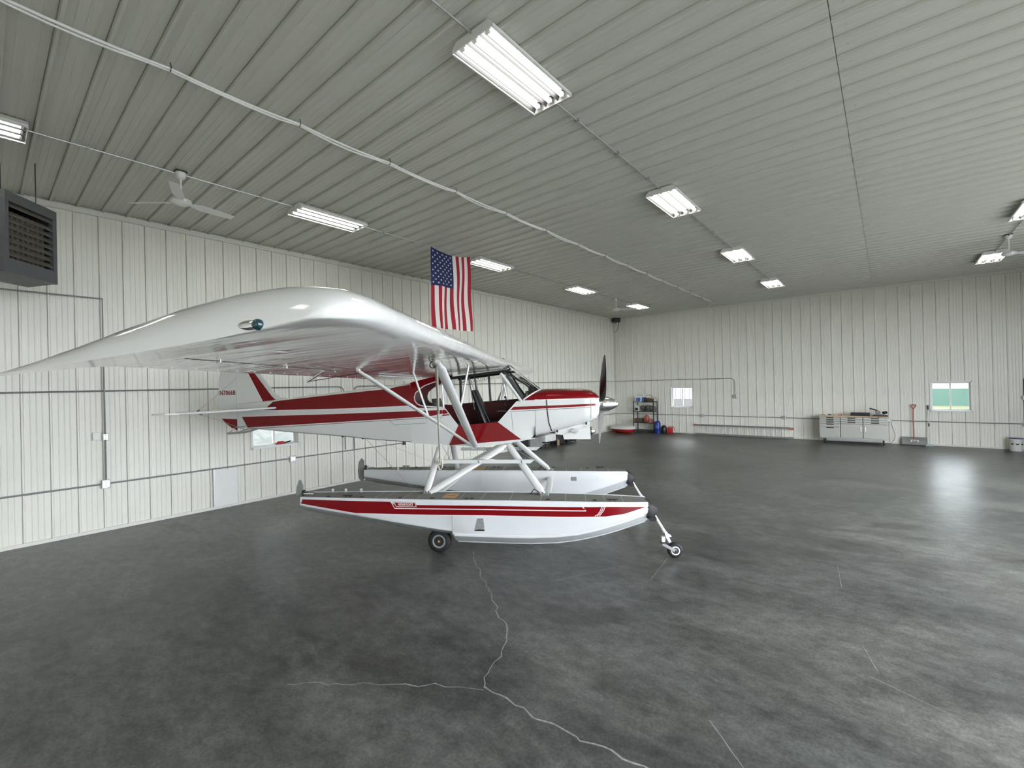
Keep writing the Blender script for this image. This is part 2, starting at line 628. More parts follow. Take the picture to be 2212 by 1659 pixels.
def window(name, w, along):
    """sliding window with white frame, two sashes and a centre rail.  along 'x' (long wall) or 'y' (end wall)"""
    a0, a1, z0, z1 = w

    def pt(a, d, z):     # d: distance inward (+ into the room)
        return (a, LY - d, z) if along == 'x' else (EX - d, a, z)

    def bx(mb, b0, b1, d0, d1, q0, q1):
        p, q = pt(b0, d0, q0), pt(b1, d1, q1)
        mb.box(min(p[0], q[0]), max(p[0], q[0]), min(p[1], q[1]), max(p[1], q[1]), q0, q1)
        return mb
    mb = MB()
    t = .035
    # casing ring flush with the siding plus reveal
    for b0, b1, q0, q1 in ((a0 - .01, a1 + .01, z0 - .03, z0 + .01), (a0 - .01, a1 + .01, z1 - .01, z1 + .03),
                           (a0 - .03, a0 + .01, z0 - .03, z1 + .03), (a1 - .01, a1 + .03, z0 - .03, z1 + .03)):
        bx(mb, b0, b1, -.005, .028, q0, q1)
    for b0, b1, q0, q1 in ((a0, a1, z0, z0 + .012), (a0, a1, z1 - .012, z1), (a0, a0 + .012, z0, z1), (a1 - .012, a1, z0, z1)):
        bx(mb, b0, b1, -.17, -.004, q0, q1)
    root = obj(name, mb, 'white_plastic', None, False)
    root['kind'] = 'structure'
    mid = (a0 + a1) / 2
    sash = [(a0 + .012, mid + .02, .11), (mid - .02, a1 - .012, .14)]
    for b0, b1, d in sash:
        m2 = MB()
        for c0, c1, q0, q1 in ((b0, b1, z0 + .012, z0 + .012 + t), (b0, b1, z1 - .012 - t, z1 - .012),
                               (b0, b0 + t, z0 + .012 + t, z1 - .012 - t), (b1 - t, b1, z0 + .012 + t, z1 - .012 - t)):
            bx(m2, c0, c1, -d - .015, -d + .012, q0, q1)
        s = obj('sash', m2, 'white_plastic', root, False)
        g = MB()
        bx(g, b0 + t - .004, b1 - t + .004, -d - .003, -d + .003, z0 + t + .008, z1 - t - .008)
        obj('pane', g, 'pane', s, False)
    return root


window('window_1', W1, 'x')
window('window_2', W2, 'y')
window('window_3', W3, 'y')

# hangar door frame on the door wall and the folded door leaf above it
struct('trim_4', MB().box(DOOR[0] - .12, DOOR[0], RY - .19, RY + .03, 0, DOOR[3] + .12).box(DOOR[1], DOOR[1] + .12, RY - .19, RY + .03, 0, DOOR[3] + .12)
       .box(DOOR[0], DOOR[1], RY - .19, RY + .03, DOOR[3], DOOR[3] + .12), 'white_metal')

# cracks and scratches on the floor ----------------------------------
def ribbon(name, pts, w, m, jitter=0.02, step=0.06, z=0.0012):
    mb = MB()
    path = []
    for a, b in zip(pts, pts[1:]):
        n = max(1, int(hypot(b[0] - a[0], b[1] - a[1]) / step))
        for i in range(n):
            t = i / n
            path.append((a[0] + (b[0] - a[0]) * t + random.uniform(-jitter, jitter), a[1] + (b[1] - a[1]) * t + random.uniform(-jitter, jitter)))
    path.append(pts[-1])
    vs_, fs_ = [], []
    for i, p in enumerate(path):
        a, b = path[max(0, i - 1)], path[min(len(path) - 1, i + 1)]
        d = Vector((b[0] - a[0], b[1] - a[1]))
        d.normalize()
        ww = w * random.uniform(.45, 1.2) * .5
        vs_ += [(p[0] - d.y * ww, p[1] + d.x * ww, z), (p[0] + d.y * ww, p[1] - d.x * ww, z)]
    for i in range(len(path) - 1):
        fs_.append((2 * i, 2 * i + 1, 2 * i + 3, 2 * i + 2))
    mb.add(vs_, fs_)
    return obj(name, mb, m, flo, False)


ribbon('floor_crack', [(4.34, 4.42), (4.2, 4.24), (3.9, 3.86), (3.58, 3.37), (3.32, 3.05), (3.15, 2.77), (2.98, 2.62), (2.83, 2.54), (2.57, 2.47), (2.41, 2.36)], .012, 'crack')
ribbon('floor_crack', [(2.41, 2.36), (2.24, 2.62), (2.06, 2.88), (1.78, 3.24), (1.51, 3.59)], .010, 'crack')
ribbon('floor_crack', [(2.41, 2.36), (2.42, 2.14), (2.41, 1.91), (2.44, 1.52), (2.49, 1.15), (2.5, .6)], .015, 'crack')
ribbon('floor_scratch', [(5.65, 2.2), (4.93, 2.12)], .006, 'scratch', .002)
ribbon('floor_scratch', [(5.0, 2.6), (4.2, 3.0)], .005, 'scratch', .002)
for q in (((4.4, .1), (4.75, .2)), ((5.95, .42), (6.6, .5)), ((4.1, -.35), (4.3, .15)), ((3.1, .95), (2.7, .55))):
    ribbon('floor_scratch', q, .006, 'scratch', .002)

# ------------------------------------------------------------------ outside
gr = struct('ground_outside', MB().box(-60, 120, -90, 90, -.6, -.26), 'grass')
struct('apron_outside', MB().box(-12, 34, -40, RY - .2, -.26, -.03), 'apron')


def ext_building(name, label, x0, x1, y0, y1, h, base_h, base_mat):
    t = thing(name, label, 'building', ((x0 + x1) / 2, (y0 + y1) / 2, -.26))
    cx, cy = (x0 + x1) / 2, (y0 + y1) / 2
    obj('wall', MB().box(x0 - cx, x1 - cx, y0 - cy, y1 - cy, base_h + .26, h), 'ext_white', t, False)
    obj('wainscot', MB().box(x0 - cx - .02, x1 - cx + .02, y0 - cy - .02, y1 - cy + .02, 0, base_h + .26), base_mat, t, False)
    obj('roof', MB().add([(x0 - cx - .4, y0 - cy - .4, h), (x1 - cx + .4, y0 - cy - .4, h), (x1 - cx + .4, y1 - cy + .4, h), (x0 - cx - .4, y1 - cy + .4, h),
                          (x0 - cx - .4, 0, h + 1.6), (x1 - cx + .4, 0, h + 1.6)],
                         [(0, 1, 2, 3), (0, 1, 5, 4), (2, 3, 4, 5), (0, 4, 3), (1, 2, 5)]), 'ext_gray', t, False)
    # vertical siding ribs on the faces looking at the hangar
    m = MB()
    yy = y0 + .15
    while yy < y1:
        m.box(x0 - cx - .05, x0 - cx, yy - cy, yy - cy + .05, base_h + .26, h)
        yy += .3
    r = obj('siding_rib', m, 'ext_white', t, False)
    r['kind'] = 'stuff'
    return t


ext_building('far_hangar', 'white hangar with green wainscot seen through the window by the bucket', 51, 63, -24, 4, 5, 1.13, 'ext_green')
ext_building('neighbour_hangar', 'white hangar with grey wainscot seen through the window by the shelf', 30, 44, 6.5, 24, 5, 1.09, 'ext_gray')
ext_building('side_hangar', 'white hangar seen through the window below the aircraft tail', 0, 16, 15.5, 26, 5, .3, 'ext_white')

# ================================================================== CEILING THINGS
def make_light(label, group):
    t = thing('ceiling_light', label, 'light fixture', group=group)
    L2, W2_, hz = .61, .245, .085
    # housing: shallow trapezoid tray, open below (z=0 is the lower rim; top at +hz)
    prof = [(-W2_, 0), (-W2_, .03), (-W2_ + .05, hz), (W2_ - .05, hz), (W2_, .03), (W2_, 0)]
    mb = MB()
    for i in range(len(prof) - 1):
        (a, z0), (b, z1) = prof[i], prof[i + 1]
        mb.add([(-L2, a, z0), (L2, a, z0), (L2, b, z1), (-L2, b, z1)], [(0, 1, 2, 3)])
    obj('housing', mb, 'white_metal', t, False)
    for s in (-1, 1):
        n = len(prof)
        m2 = MB().add([(s * L2, a, z) for a, z in prof] + [(s * (L2 - .004), a, z) for a, z in prof],
                      [tuple(range(n)), tuple(range(n, 2 * n))] + [(i, (i + 1) % n, n + (i + 1) % n, n + i) for i in range(n)])
        obj('end_plate', m2, 'white_metal', t, False)
    for s in (-1, 1):
        obj('rim', MB().box(-L2, L2, s * W2_ - (.012 if s > 0 else 0), s * W2_ + (.012 if s < 0 else 0), -.006, .006), 'white_metal', t, False)
    # three trough reflectors with a tube each
    w = (2 * W2_ - .03) / 3
    for k_ in range(3):
        yc = (k_ - 1) * w
        pr = [(-w / 2, .012), (-w / 2 + .02, .045), (-.03, .068), (.03, .068), (w / 2 - .02, .045), (w / 2, .012)]
        m3 = MB()
        for i in range(len(pr) - 1):
            (a, z0), (b, z1) = pr[i], pr[i + 1]
            m3.add([(-L2 + .01, yc + a, z0), (L2 - .01, yc + a, z0), (L2 - .01, yc + b, z1), (-L2 + .01, yc + b, z1)], [(0, 1, 2, 3)])
        obj('reflector', m3, 'reflector', t, False)
        tb = obj('tube', MB().tube((-L2 + .045, yc, .03), (L2 - .045, yc, .03), .023, 12), 'tube', t)
        for s in (-1, 1):
            obj('socket', MB().bbox(s * (L2 - .045) - .012, s * (L2 - .045) + .012, yc - .022, yc + .022, .006, .058, .004), 'white_plastic', tb, False)
    for xb in (-.47, .47):
        obj('mounting_bracket', MB().box(xb - .03, xb + .03, -.03, .03, hz, .098), 'galv', t, False)
    return t


ROW = {'a': (7.485, [-.2, 4.03, 8.25, 12.55, 16.87]), 'b': (2.69, [-.85, 3.39, 7.6, 11.85, 16.13]), 'c': (-2.13, [-.2, 4.03, 8.25, 12.48, 16.9])}
TXT = {'a': ['between the unit heater and the rear wall', 'between the flag and the fan by the heater', 'directly behind the flag', 'third from the corner speaker side fan towards the flag', 'next to the corner speaker beyond a fan'],
       'b': ['fifth from the end wall', 'fourth from the end wall', 'third from the end wall', 'second from the end wall', 'nearest the end wall'],
       'c': ['fifth from the end wall', 'fourth from the end wall', 'third from the end wall', 'second from the end wall', 'beside a fan nearest the end wall']}
TXT['a'][3] = 'second from the corner speaker'
ROWN = {'a': 'flag row', 'b': 'middle row', 'c': 'door row'}
proto = None
for key in 'bac':
    yy, xs = ROW[key]
    for xi, x in enumerate(xs):
        if proto is None:
            proto = make_light('', 'x')
            o = proto
        else:
            o = copy_tree(proto)
        tag(o, 'three-tube ceiling light in the ' + ROWN[key] + ', ' + TXT[key][xi], 'light fixture', 'lights of the ' + ROWN[key])
        o.location = (x, yy, CZ - .1)


def conduit(label, pts, r=.011, clips=None, m='conduit_gray', name='conduit', cat='conduit', group=None):
    t = thing(name, label, cat, pts[0], 0, group)
    o0 = Vector(pts[0])
    obj('pipe', MB().path([Vector(p) - o0 for p in pts], r, 8), m, t)
    return t


def bend(a, c, b, r=.15, n=6):
    """rounded corner a-c-b"""
    a, b, c = Vector(a), Vector(b), Vector(c)
    u, v = (a - c).normalized() * r, (b - c).normalized() * r
    return [tuple(c + u * (1 - t) ** 2 + v * t ** 2) for t in [i / n for i in range(n + 1)]]


# conduit between the lights
for key in 'abc':
    yy, xs = ROW[key]
    t = thing('ceiling_conduit', 'thin metal conduit linking the lights of ' + {'a': 'the flag row', 'b': 'the middle row', 'c': 'the door row'}[key], 'conduit', (xs[0], yy, CZ - .035))
    for x0, x1 in zip(xs, xs[1:]):
        obj('pipe', MB().tube((x0 + .615 - xs[0], 0, 0), (x1 - .615 - xs[0], 0, 0), .011, 8), 'galv', t)
        n = 3
        for i in range(n):
            xm = x0 + .615 + (x1 - x0 - 1.23) * (i + .5) / n - xs[0]
            obj('clip', MB().box(xm - .012, xm + .012, -.03, .03, -.013, .0135), 'galv', t, False)

# white cable bundle tied up along hooks
cy = 5.06
hooks = [(-2.4 + 1.2 * i) for i in range(18)]
t = thing('ceiling_cable', 'white cable bundle hanging from hooks along the ceiling', 'cable', (0, cy, CZ - .06))
pts, pts2 = [], []
for i, hx in enumerate(hooks[:-1]):
    for j in range(6):
        u = j / 6
        sag = -.022 * 4 * u * (1 - u)
        pts.append((hx + 1.2 * u, 0.0, sag))
        pts2.append((hx + 1.2 * u, .018 + .012 * sin(3 * i + 5 * u), sag * 1.5 - .008))
pts.append((hooks[-1], 0, 0))
pts2.append((hooks[-1], .018, 0))
pts += [(19.0, .35, -.0), (19.55, .6, .0)]
obj('wire', MB().path(pts, .013, 8), 'white_plastic', t)
obj('wire', MB().path(pts2, .010, 8), 'white_plastic', t)
for hx in hooks:
    obj('hook', MB().path([(hx, -.0, .058), (hx, -.012, .03), (hx, -.02, .0), (hx, -.008, -.022), (hx, .014, -.02), (hx, .03, .002)], .004, 6), 'black_metal', t)


def make_fan(label, loc, angs, rad=.69):
    t = thing('ceiling_fan', label, 'fan', loc)
    obj('ceiling_box', MB().bbox(-.07, .07, -.06, .06, -.022, 0, .004), 'tool_dark', t, False)
    obj('canopy', MB().lathe((0, 0, -.022), (0, 0, -1), [(.062, 0), (.066, .02), (.06, .05), (.04, .075), (.018, .09)], 20), 'white_metal', t)
    obj('down_rod', MB().tube((0, 0, -.08), (0, 0, -.38), .013, 12), 'white_metal', t)
    mo = obj('motor', MB().lathe((0, 0, -.36), (0, 0, -1), [(.03, 0), (.06, .012), (.105, .03), (.125, .055), (.125, .075), (.1, .098), (.05, .115), (.02, .12)], 24), 'white_metal', t)
    obj('motor_band', MB().lathe((0, 0, -.428), (0, 0, -1), [(.1255, 0), (.127, .002), (.127, .006), (.1255, .008)], 24), 'chrome', mo)
    for a in angs:
        a = radians(a)
        ca_, sa_ = cos(a), sin(a)

        def tr(u, v, w):
            return (u * ca_ - v * sa_, u * sa_ + v * ca_, w)
        rings = []
        for u, wd in ((.10, .03), (.17, .045), (.24, .072), (.45, .068), (.62, .058), (rad, .05)):
            tw = -.25
            rings.append([tr(u, s * wd * cos(tw), -.435 + s * wd * sin(tw) + h) for s, h in ((-1, 0), (1, 0), (1, .004), (-1, .004))])
        obj('blade', MB().loft(rings), 'white_metal', t, False)
    return t


make_fan('white three-blade ceiling fan beside the unit heater', (1.86, 7.47, CZ), (132, -110, 10))
make_fan('white three-blade ceiling fan near the corner with the black speaker', (14.95, 7.485, CZ), (-60, 60, 180))
make_fan('white three-blade ceiling fan in the light row by the hangar door', (14.73, -2.13, CZ), (-75, 45, 165))

# ------------------------------------------------------------------ flag hung from the ceiling conduit
FLX0, FLX1, FLZ1, FLZ0, FY = 6.29, 7.44, 5.285, 3.54, 7.44
flag = thing('flag', 'United States flag hung vertically from the ceiling conduit', 'flag', (FLX0, FY, FLZ0))


def flag_pt(u, v, off=0.0):
    """u 0..1 across, v 0 top..1 bottom -> local"""
    x = (FLX1 - FLX0) * (u + .012 * sin(7 * v + 1) * v)
    sag = -.06 * 4 * u * (1 - u) * max(0, 1 - v * 2.2) - .05 * sin(pi * u) * max(0, 1 - v * 4) * .4
    z = (FLZ1 - FLZ0) * (1 - v) + sag
    y = .028 * sin(16 * u + 2.2 * v) * (.35 + v) + .012 * sin(9 * v + 3 * u) - .02 * u
    return (x, y - off, z)


def flag_strip(u0, u1, v0, v1, off=0.0, nu=3, nv=26):
    mb = MB()
    for side in (1, -1):
        vs_ = [flag_pt(u0 + (u1 - u0) * i / nu, v0 + (v1 - v0) * j / nv, off + (0.0012 if side > 0 else -.0012)) for j in range(nv + 1) for i in range(nu + 1)]
        fs_ = [(j * (nu + 1) + i, j * (nu + 1) + i + 1, (j + 1) * (nu + 1) + i + 1, (j + 1) * (nu + 1) + i) for j in range(nv) for i in range(nu)]
        mb.add(vs_, fs_)
    return mb


UC, VC = 7 / 13, .47
for i in range(13):
    v0 = VC if i < 7 else 0.0
    obj('stripe', flag_strip(i / 13, (i + 1) / 13, v0, 1.0), 'flag_red' if i % 2 == 0 else 'flag_white', flag)
canton = obj('canton', flag_strip(0, UC, 0, VC, 0, 12, 14), 'navy', flag)
for r_ in range(11):
    n = 5 if r_ % 2 == 0 else 4
    for c_ in range(n):
        cu = UC * ((c_ + .5) / 5 if n == 5 else (c_ + 1) / 5)
        cv = VC * (r_ + 1) / 12
        pts = []
        for q in range(10):
            rr = .026 if q % 2 == 0 else .0105
            aa = pi / 2 + q * pi / 5
            pts.append((cu + rr * cos(aa) / (FLX1 - FLX0), cv - rr * sin(aa) / (FLZ1 - FLZ0)))
        mb = MB()
        mb.add([flag_pt(u, v, .003) for u, v in pts] + [flag_pt(u, v, .0015) for u, v in pts],
               [tuple(range(10)), tuple(range(10, 20))] + [(i, (i + 1) % 10, 10 + (i + 1) % 10, 10 + i) for i in range(10)])
        obj('star', mb, 'flag_white', canton, False)

# ------------------------------------------------------------------ unit heater
ht = thing('unit_heater', 'large grey louvred unit heater hung from the ceiling by rods', 'heater', (.485, 8.30, 3.77), radians(-41))
# local +x is the face normal, y to the side; faces outwards at x=0
HW, HH, HD = .37, .98, .68
mb = MB()
# face frame with rounded outer edge
fr = [(-HW, 0), (HW, 0), (HW, HH), (-HW, HH)]
ow = .055
for y0, y1, z0, z1 in ((-HW, HW, 0, .17), (-HW, HW, HH - .12, HH), (-HW, -HW + ow, .17, HH - .12), (HW - ow, HW, .17, HH - .12)):
    mb.bbox(-.06, 0, y0, y1, z0, z1, .004)
obj('face_frame', mb, 'heater_gray', ht, False)
body = MB().box(-HD, -.06, -HW, -HW + .01, .03, HH).box(-HD, -.06, HW - .01, HW, .03, HH).box(-HD, -.06, -HW, HW, HH - .01, HH).box(-HD, -HD + .01, -HW, HW, .03, HH)
body.add([(-.06, -HW, 0), (-.06, HW, 0), (-HD, HW, .03), (-HD, -HW, .03), (-.35, -HW, -.04), (-.35, HW, -.04)], [(0, 1, 5, 4), (4, 5, 2, 3), (0, 4, 3), (1, 2, 5)])
obj('cabinet', body, 'heater_gray', ht, False)
obj('back_plate', MB().box(-.4, -.39, -HW + .012, HW - .012, .06, HH - .03), 'heater_dark', ht, False)
for i in range(8):
    z = .20 + i * .082
    tl = .062
    if i == 7:
        z += .02
    obj('louver', MB().add([(-.055, -HW + ow, z + tl), (-.055, HW - ow, z + tl), (-.005, HW - ow, z), (-.005, -HW + ow, z),
                            (-.055, -HW + ow, z + tl + .004), (-.055, HW - ow, z + tl + .004), (-.005, HW - ow, z + .004), (-.005, -HW + ow, z + .004)],
                           [(0, 1, 2, 3), (7, 6, 5, 4), (0, 1, 5, 4), (2, 3, 7, 6), (1, 2, 6, 5), (0, 3, 7, 4)]), 'louver', ht, False)
for i in range(9):
    y = -HW + ow + .005 + i * .0715
    obj('heat_exchanger_tube', MB().box(-.20, -.10, y, y + .032, .17, HH - .2), 'heat_core', ht, False)
for y in (-.25, .25):
    for x in (-.15, -.55):
        obj('hanger_rod', MB().tube((x, y, HH - .005), (x, y, CZ - 3.77), .006, 8), 'black_metal', ht)

# ------------------------------------------------------------------ conduits and boxes on the walls
WD = .045   # stand-off
yL = LY - WD
xE = EX - WD


def wall_box(name, label, x, y, z, w, h, d, axis, cat, m='galv', cover=True, group=None):
    t = thing(name, label, cat, (x, y, z), 0, group)
    if axis == 'x':
        obj('body', MB().bbox(-w / 2, w / 2, -d, 0, -h / 2, h / 2, .006), m, t, False)
        if cover:
            c_ = obj('cover', MB().bbox(-w / 2 + .01, w / 2 - .01, -d - .012, -d + .001, -h / 2 + .012, h / 2 - .012, .005), 'aluminium' if m == 'galv' else m, t, False)
            for q in (-.22, .22):
                obj('outlet', MB().lathe((0, -d - .0115, q * h), (0, -1, 0), [(.014, 0), (.014, .003)], 12), 'tool_dark' if m == 'black_metal' else 'white_plastic', c_, False)
    else:
        obj('body', MB().bbox(-d, 0, -w / 2, w / 2, -h / 2, h / 2, .006), m, t, False)
        if cover:
            c_ = obj('cover', MB().bbox(-d - .012, -d + .001, -w / 2 + .01, w / 2 - .01, -h / 2 + .012, h / 2 - .012, .005), 'aluminium' if m == 'galv' else m, t, False)
            for q in (-.22, .22):
                obj('outlet', MB().lathe((-d - .0115, 0, q * h), (-1, 0, 0), [(.014, 0), (.014, .003)], 12), 'white_plastic', c_, False)
    return t


conduit('low horizontal conduit run on the long window wall', [(BX + .05, yL, .79), (7.33, yL, .785)], .013)
conduit('long conduit run on the long window wall behind the aircraft, wing high', [(BX + .05, yL, 2.33), (5.45, yL, 2.33)] + bend((5.45, yL, 2.33), (5.66, yL, 2.33), (5.66, yL, 2.0), .18) + [(5.66, yL, 1.2), (5.66, yL, .82)], .013)
conduit('conduit run bending up beside another and reaching across the corner to the end wall',
        [(5.90, yL, .82), (5.90, yL, 2.1)] + bend((5.90, yL, 2.0), (5.90, yL, 2.33), (6.3, yL, 2.33), .18) + [(8, yL, 2.33), (14, yL, 2.335)] +
        bend((19.2, yL, 2.34), (xE, yL, 2.34), (xE, 9.5, 2.34), .12) + [(xE, 5.2, 2.34)] + bend((xE, 5.2, 2.34), (xE, 4.73, 2.34), (xE, 4.73, 1.9), .2) + [(xE, 4.73, 1.66)], .013)
conduit('conduit feeding the unit heater, turning down the wall', [(BX + .05, yL - .028, 3.86), (1.36, yL - .028, 3.86), (1.36, yL - .028, .86)], .013)
conduit('low horizontal conduit run on the end wall behind the ladder', [(8.2, yL, .775), (19.3, yL, .80)] + bend((19.2, yL, .80), (xE, yL, .80), (xE, 9.6, .80), .1) + [(xE, 5.98, .80), (xE, 3.0, .785), (xE, -3.0, .77)], .013)
wall_box('junction_box', 'metal outlet box where the heater conduit meets the low conduit', 1.36, LY - .02, .785, .11, .14, .05, 'x', 'outlet')
wall_box('switch_box', 'small metal switch box halfway down the heater conduit', 1.365, LY - .02, 1.565, .075, .12, .055, 'x', 'switch')
wall_box('thermostat', 'white thermostat on the wall beside the switch box', 1.26, LY - .02, 1.585, .10, .13, .035, 'x', 'thermostat', 'white_plastic', False)
wall_box('junction_box', 'metal outlet box on the low conduit below the window under the tail', 4.41, LY - .02, .77, .12, .13, .05, 'x', 'outlet')
wall_box('junction_box', 'black ended conduit box on the wall above the far float', 7.36, LY - .02, .785, .07, .1, .05, 'x', 'outlet', 'black_metal', False)
for y, lb in ((8.98, 'metal outlet box beside the black shelf'), (6.04, 'metal outlet box above the high end of the ladder'), (3.03, 'metal outlet box above the foot of the ladder'),
              (-.03, 'metal outlet box with a cord beside the tool chest')):
    wall_box('junction_box', lb, EX - .02, y, .79, .12, .12, .05, 'y', 'outlet')
wall_box('socket_box', 'square dark socket box at the end of the bent conduit', EX - .02, 4.73, 1.6, .17, .15, .06, 'y', 'outlet', 'galv', True)
conduit('vertical conduit on the end wall beside the white bucket', [(xE, -3.08, .75), (xE, -3.08, 2.1)], .02, m='tool_dark')
wall_box('switch_box', 'white switch box on the conduit above the bucket', EX - .06, -3.08, 1.54, .1, .12, .05, 'y', 'switch', 'white_plastic', False)
wall_box('junction_box', 'metal box at the foot of the conduit above the bucket', EX - .06, -3.08, .76, .1, .1, .05, 'y', 'outlet', 'galv', False)

# perforated access panel low on the wall
t = thing('vent_panel', 'white perforated vent panel at the foot of the wall', 'vent', (3.13, LY - .021, .055))
mb = MB().box(-.2, .2, -.012, 0, 0, .70)
obj('plate', mb, 'white_plastic', t, False)
mb = MB()
for i in range(17):
    mb.box(-.195 + i * .0242, -.189 + i * .0242, -.017, -.0121, .01, .69)
for i in range(28):
    mb.box(-.195, .195, -.0171, -.0122, .012 + i * .0247, .018 + i * .0247)
o = obj('grid', mb, 'white_metal', t, False)
o['kind'] = 'stuff'
obj('side_channel', MB().box(-.225, -.2, -.03, 0, 0, .72).box(.2, .206, -.02, 0, 0, .72), 'galv', t, False)

# red gloves on the window sill under the tail
t = thing('work_gloves', 'red and black work gloves lying on the window sill', 'gloves', (4.22, LY + .06, W1[2] + .012))
rng = random.Random(3)
mb = MB()
for i in range(5):
    mb.sphere((-.07 + .03 * i, rng.uniform(-.02, .02), .02 + .018 * (i % 2)), .045, .03, .028, 10, 6)
obj('glove_body', mb, 'red_plastic', t)
mb = MB()
for i in range(4):
    mb.tube((.06 + i * .015, -.02 + i * .012, .025), (.16 + i * .02, -.03 + i * .02, .03 + .02 * (i % 2)), .014, 8, .009)
obj('glove_fingers', mb, 'black_vinyl', t)

# black speaker in the corner
t = thing('corner_speaker', 'small black speaker hung in the ceiling corner with trailing cable', 'speaker', (EX - .28, LY - .28, 5.12), radians(45))
obj('cabinet', MB().bbox(-.11, .11, -.16, .16, 0, .2, .012), 'black_metal', t, False)
obj('grille', MB().bbox(-.122, -.109, -.145, .145, .012, .188, .005), 'interior_black', t, False)
obj('bracket', MB().box(.0, .06, -.02, .02, -.08, .0).box(.05, .22, -.015, .015, -.07, -.04), 'galv', t, False)
obj('cable', MB().path([(-.02, -.08, -.0), (-.02, -.1, -.12), (0, -.06, -.3), (.03, .02, -.42), (.02, .1, -.46)], .01, 7), 'black_metal', t)

# ================================================================== END WALL THINGS
# --- tool chest
bt = thing('tool_chest', 'long stainless rolling tool chest with wooden top', 'tool chest', (19.0, .93, 0))
BWd = .92
obj('body', MB().box(.03, .5, -BWd, BWd, .17, .905).box(-.008, .03, BWd - .02, BWd, .17, .905).box(-.008, .03, -BWd, -BWd + .02, .17, .905).box(-.008, .03, -BWd, BWd, .17, .20), 'stainless', bt, False)
obj('front_recess', MB().box(.02, .0299, -BWd + .02, BWd - .02, .20, .905), 'interior_black', bt, False)
obj('wood_top', MB().bbox(-.015, .52, -BWd - .012, BWd + .012, .905, .95, .006), 'wood_top', bt, False)
cols = [(.34, .90), (-.27, .32), (-.90, -.29)]     # local y ranges (left in the picture = +y)


def drawer(y0, y1, z0, z1):
    d = obj('drawer', MB().bbox(-.008, .016, y0, y1, z0 + .004, z1 - .004, .004), 'stainless', bt, False)
    yc, w = (y0 + y1) / 2, .105
    h = obj('handle', MB().bbox(-.02, -.006, yc - w, yc + w, z1 - .042, z1 - .012, .004), 'black_metal', d, False)
    obj('handle_label', MB().box(-.0215, -.0195, yc - w + .03, yc + w - .03, z1 - .034, z1 - .022), 'stainless', h, False) if False else None


zs = [.90, .825, .75, .675, .56, .20]
for i in range(5):
    drawer(cols[0][0], cols[0][1], zs[i + 1], zs[i])
for c_ in cols[1:]:
    for i in range(3):
        drawer(c_[0], c_[1], zs[i + 1], zs[i])
for (y0, y1), s in ((cols[1], -1), (cols[2], 1)):
    d = obj('door', MB().bbox(-.008, .016, y0, y1, .204, .671, .004), 'stainless', bt, False)
    yh = y0 + .05 if s < 0 else y1 - .05
    obj('handle', MB().path([(-.006, yh, .42), (-.035, yh, .44), (-.035, yh, .58), (-.006, yh, .60)], .009, 8), 'chrome', d)
obj('bottom_rail', MB().box(.03, .05, -.72, .72, .10, .165).box(.025, .03, -.6, -.59, .1, .16).box(.025, .03, .0, .01, .1, .16).box(.025, .03, .6, .61, .1, .16), 'galv', bt, False)
for y in (-.80, .80):
    for x in (.08, .42):
        c_ = obj('caster', MB().lathe((x, y - .022, .06), (0, 1, 0), [(.04, 0), (.06, .004), (.06, .04), (.04, .044)], 18), 'rubber', bt)
        obj('fork', MB().box(x - .03, x + .03, y - .028, y - .024, .05, .17).box(x - .03, x + .03, y + .024, y + .028, .05, .17).box(x - .04, x + .04, y - .04, y + .04, .155, .17), 'chrome', c_, False)
obj('badge', MB().box(-.018, -.0145, -.74, -.64, .925, .937), 'black_metal', bt, False)

t = thing('tool_case', 'long black tool case lying on the tool chest', 'case', (19.2, .72, .95))
obj('shell', MB().bbox(-.12, .12, -.26, .26, 0, .11, .015), 'black_metal', t, False)
obj('lid_seam', MB().box(-.123, .123, -.262, .262, .06, .066), 'tool_dark', t, False)
obj('handle', MB().path([(-.12, -.07, .05), (-.15, -.06, .05), (-.15, .06, .05), (-.12, .07, .05)], .009, 8), 'tool_dark', t)
t = thing('mitre_saw', 'compact saw with raised handle and silver blade guard on the tool chest', 'saw', (19.22, .22, .95))
obj('base', MB().bbox(-.16, .16, -.22, .18, 0, .035, .01), 'tool_dark', t, False)
obj('table', MB().lathe((0, -.02, .035), (0, 0, 1), [(.13, 0), (.13, .02), (.11, .024)], 20), 'rudder_gray', t)
obj('column', MB().tube((.06, .0, .05), (.03, .1, .17), .035, 12, .03), 'aluminium', t)
obj('motor', MB().tube((-.02, -.1, .11), (.06, -.18, .12), .045, 14), 'tool_dark', t)
obj('handle', MB().path([(.02, .06, .18), (0, .13, .215), (0, .2, .235), (-.01, .25, .255)], .024, 10), 'black_metal', t)
obj('blade_guard', MB().lathe((-.03, .03, .12), (1, 0, 0), [(.055, 0), (.065, .01), (.065, .035), (.055, .045)], 20), 'rudder_gray', t)
t = thing('red_box', 'small red box standing on the tool chest', 'box', (19.15, 1.27, .95))
obj('carton', MB().bbox(-.05, .05, -.05, .05, 0, .045, .005), 'red_plastic', t, False)
obj('carton_label', MB().box(-.052, -.0505, -.03, .03, .012, .03), 'flag_white', t, False)
t = thing('hand_tool', 'small pale and brown hand tool on the end of the tool chest', 'tool', (19.15, 1.6, .95))
obj('grip', MB().tube((0, .02, .022), (0, -.09, .024), .02, 10, .016), 'brown', t)
obj('head', MB().bbox(-.03, .03, .015, .09, 0, .05, .008), 'raft_white', t, False)
t = thing('chest_cord', 'thin grey power cord hanging from the outlet box to the floor', 'cord', (19.62, -.1, 0))
obj('wire', MB().path([(.03, .07, .74), (-.02, .03, .7), (-.02, -.02, .5), (-.02, -.07, .3), (-.02, -.04, .14), (-.02, .05, .02), (-.02, .3, .012)], .006, 6), 'tool_dark', t)

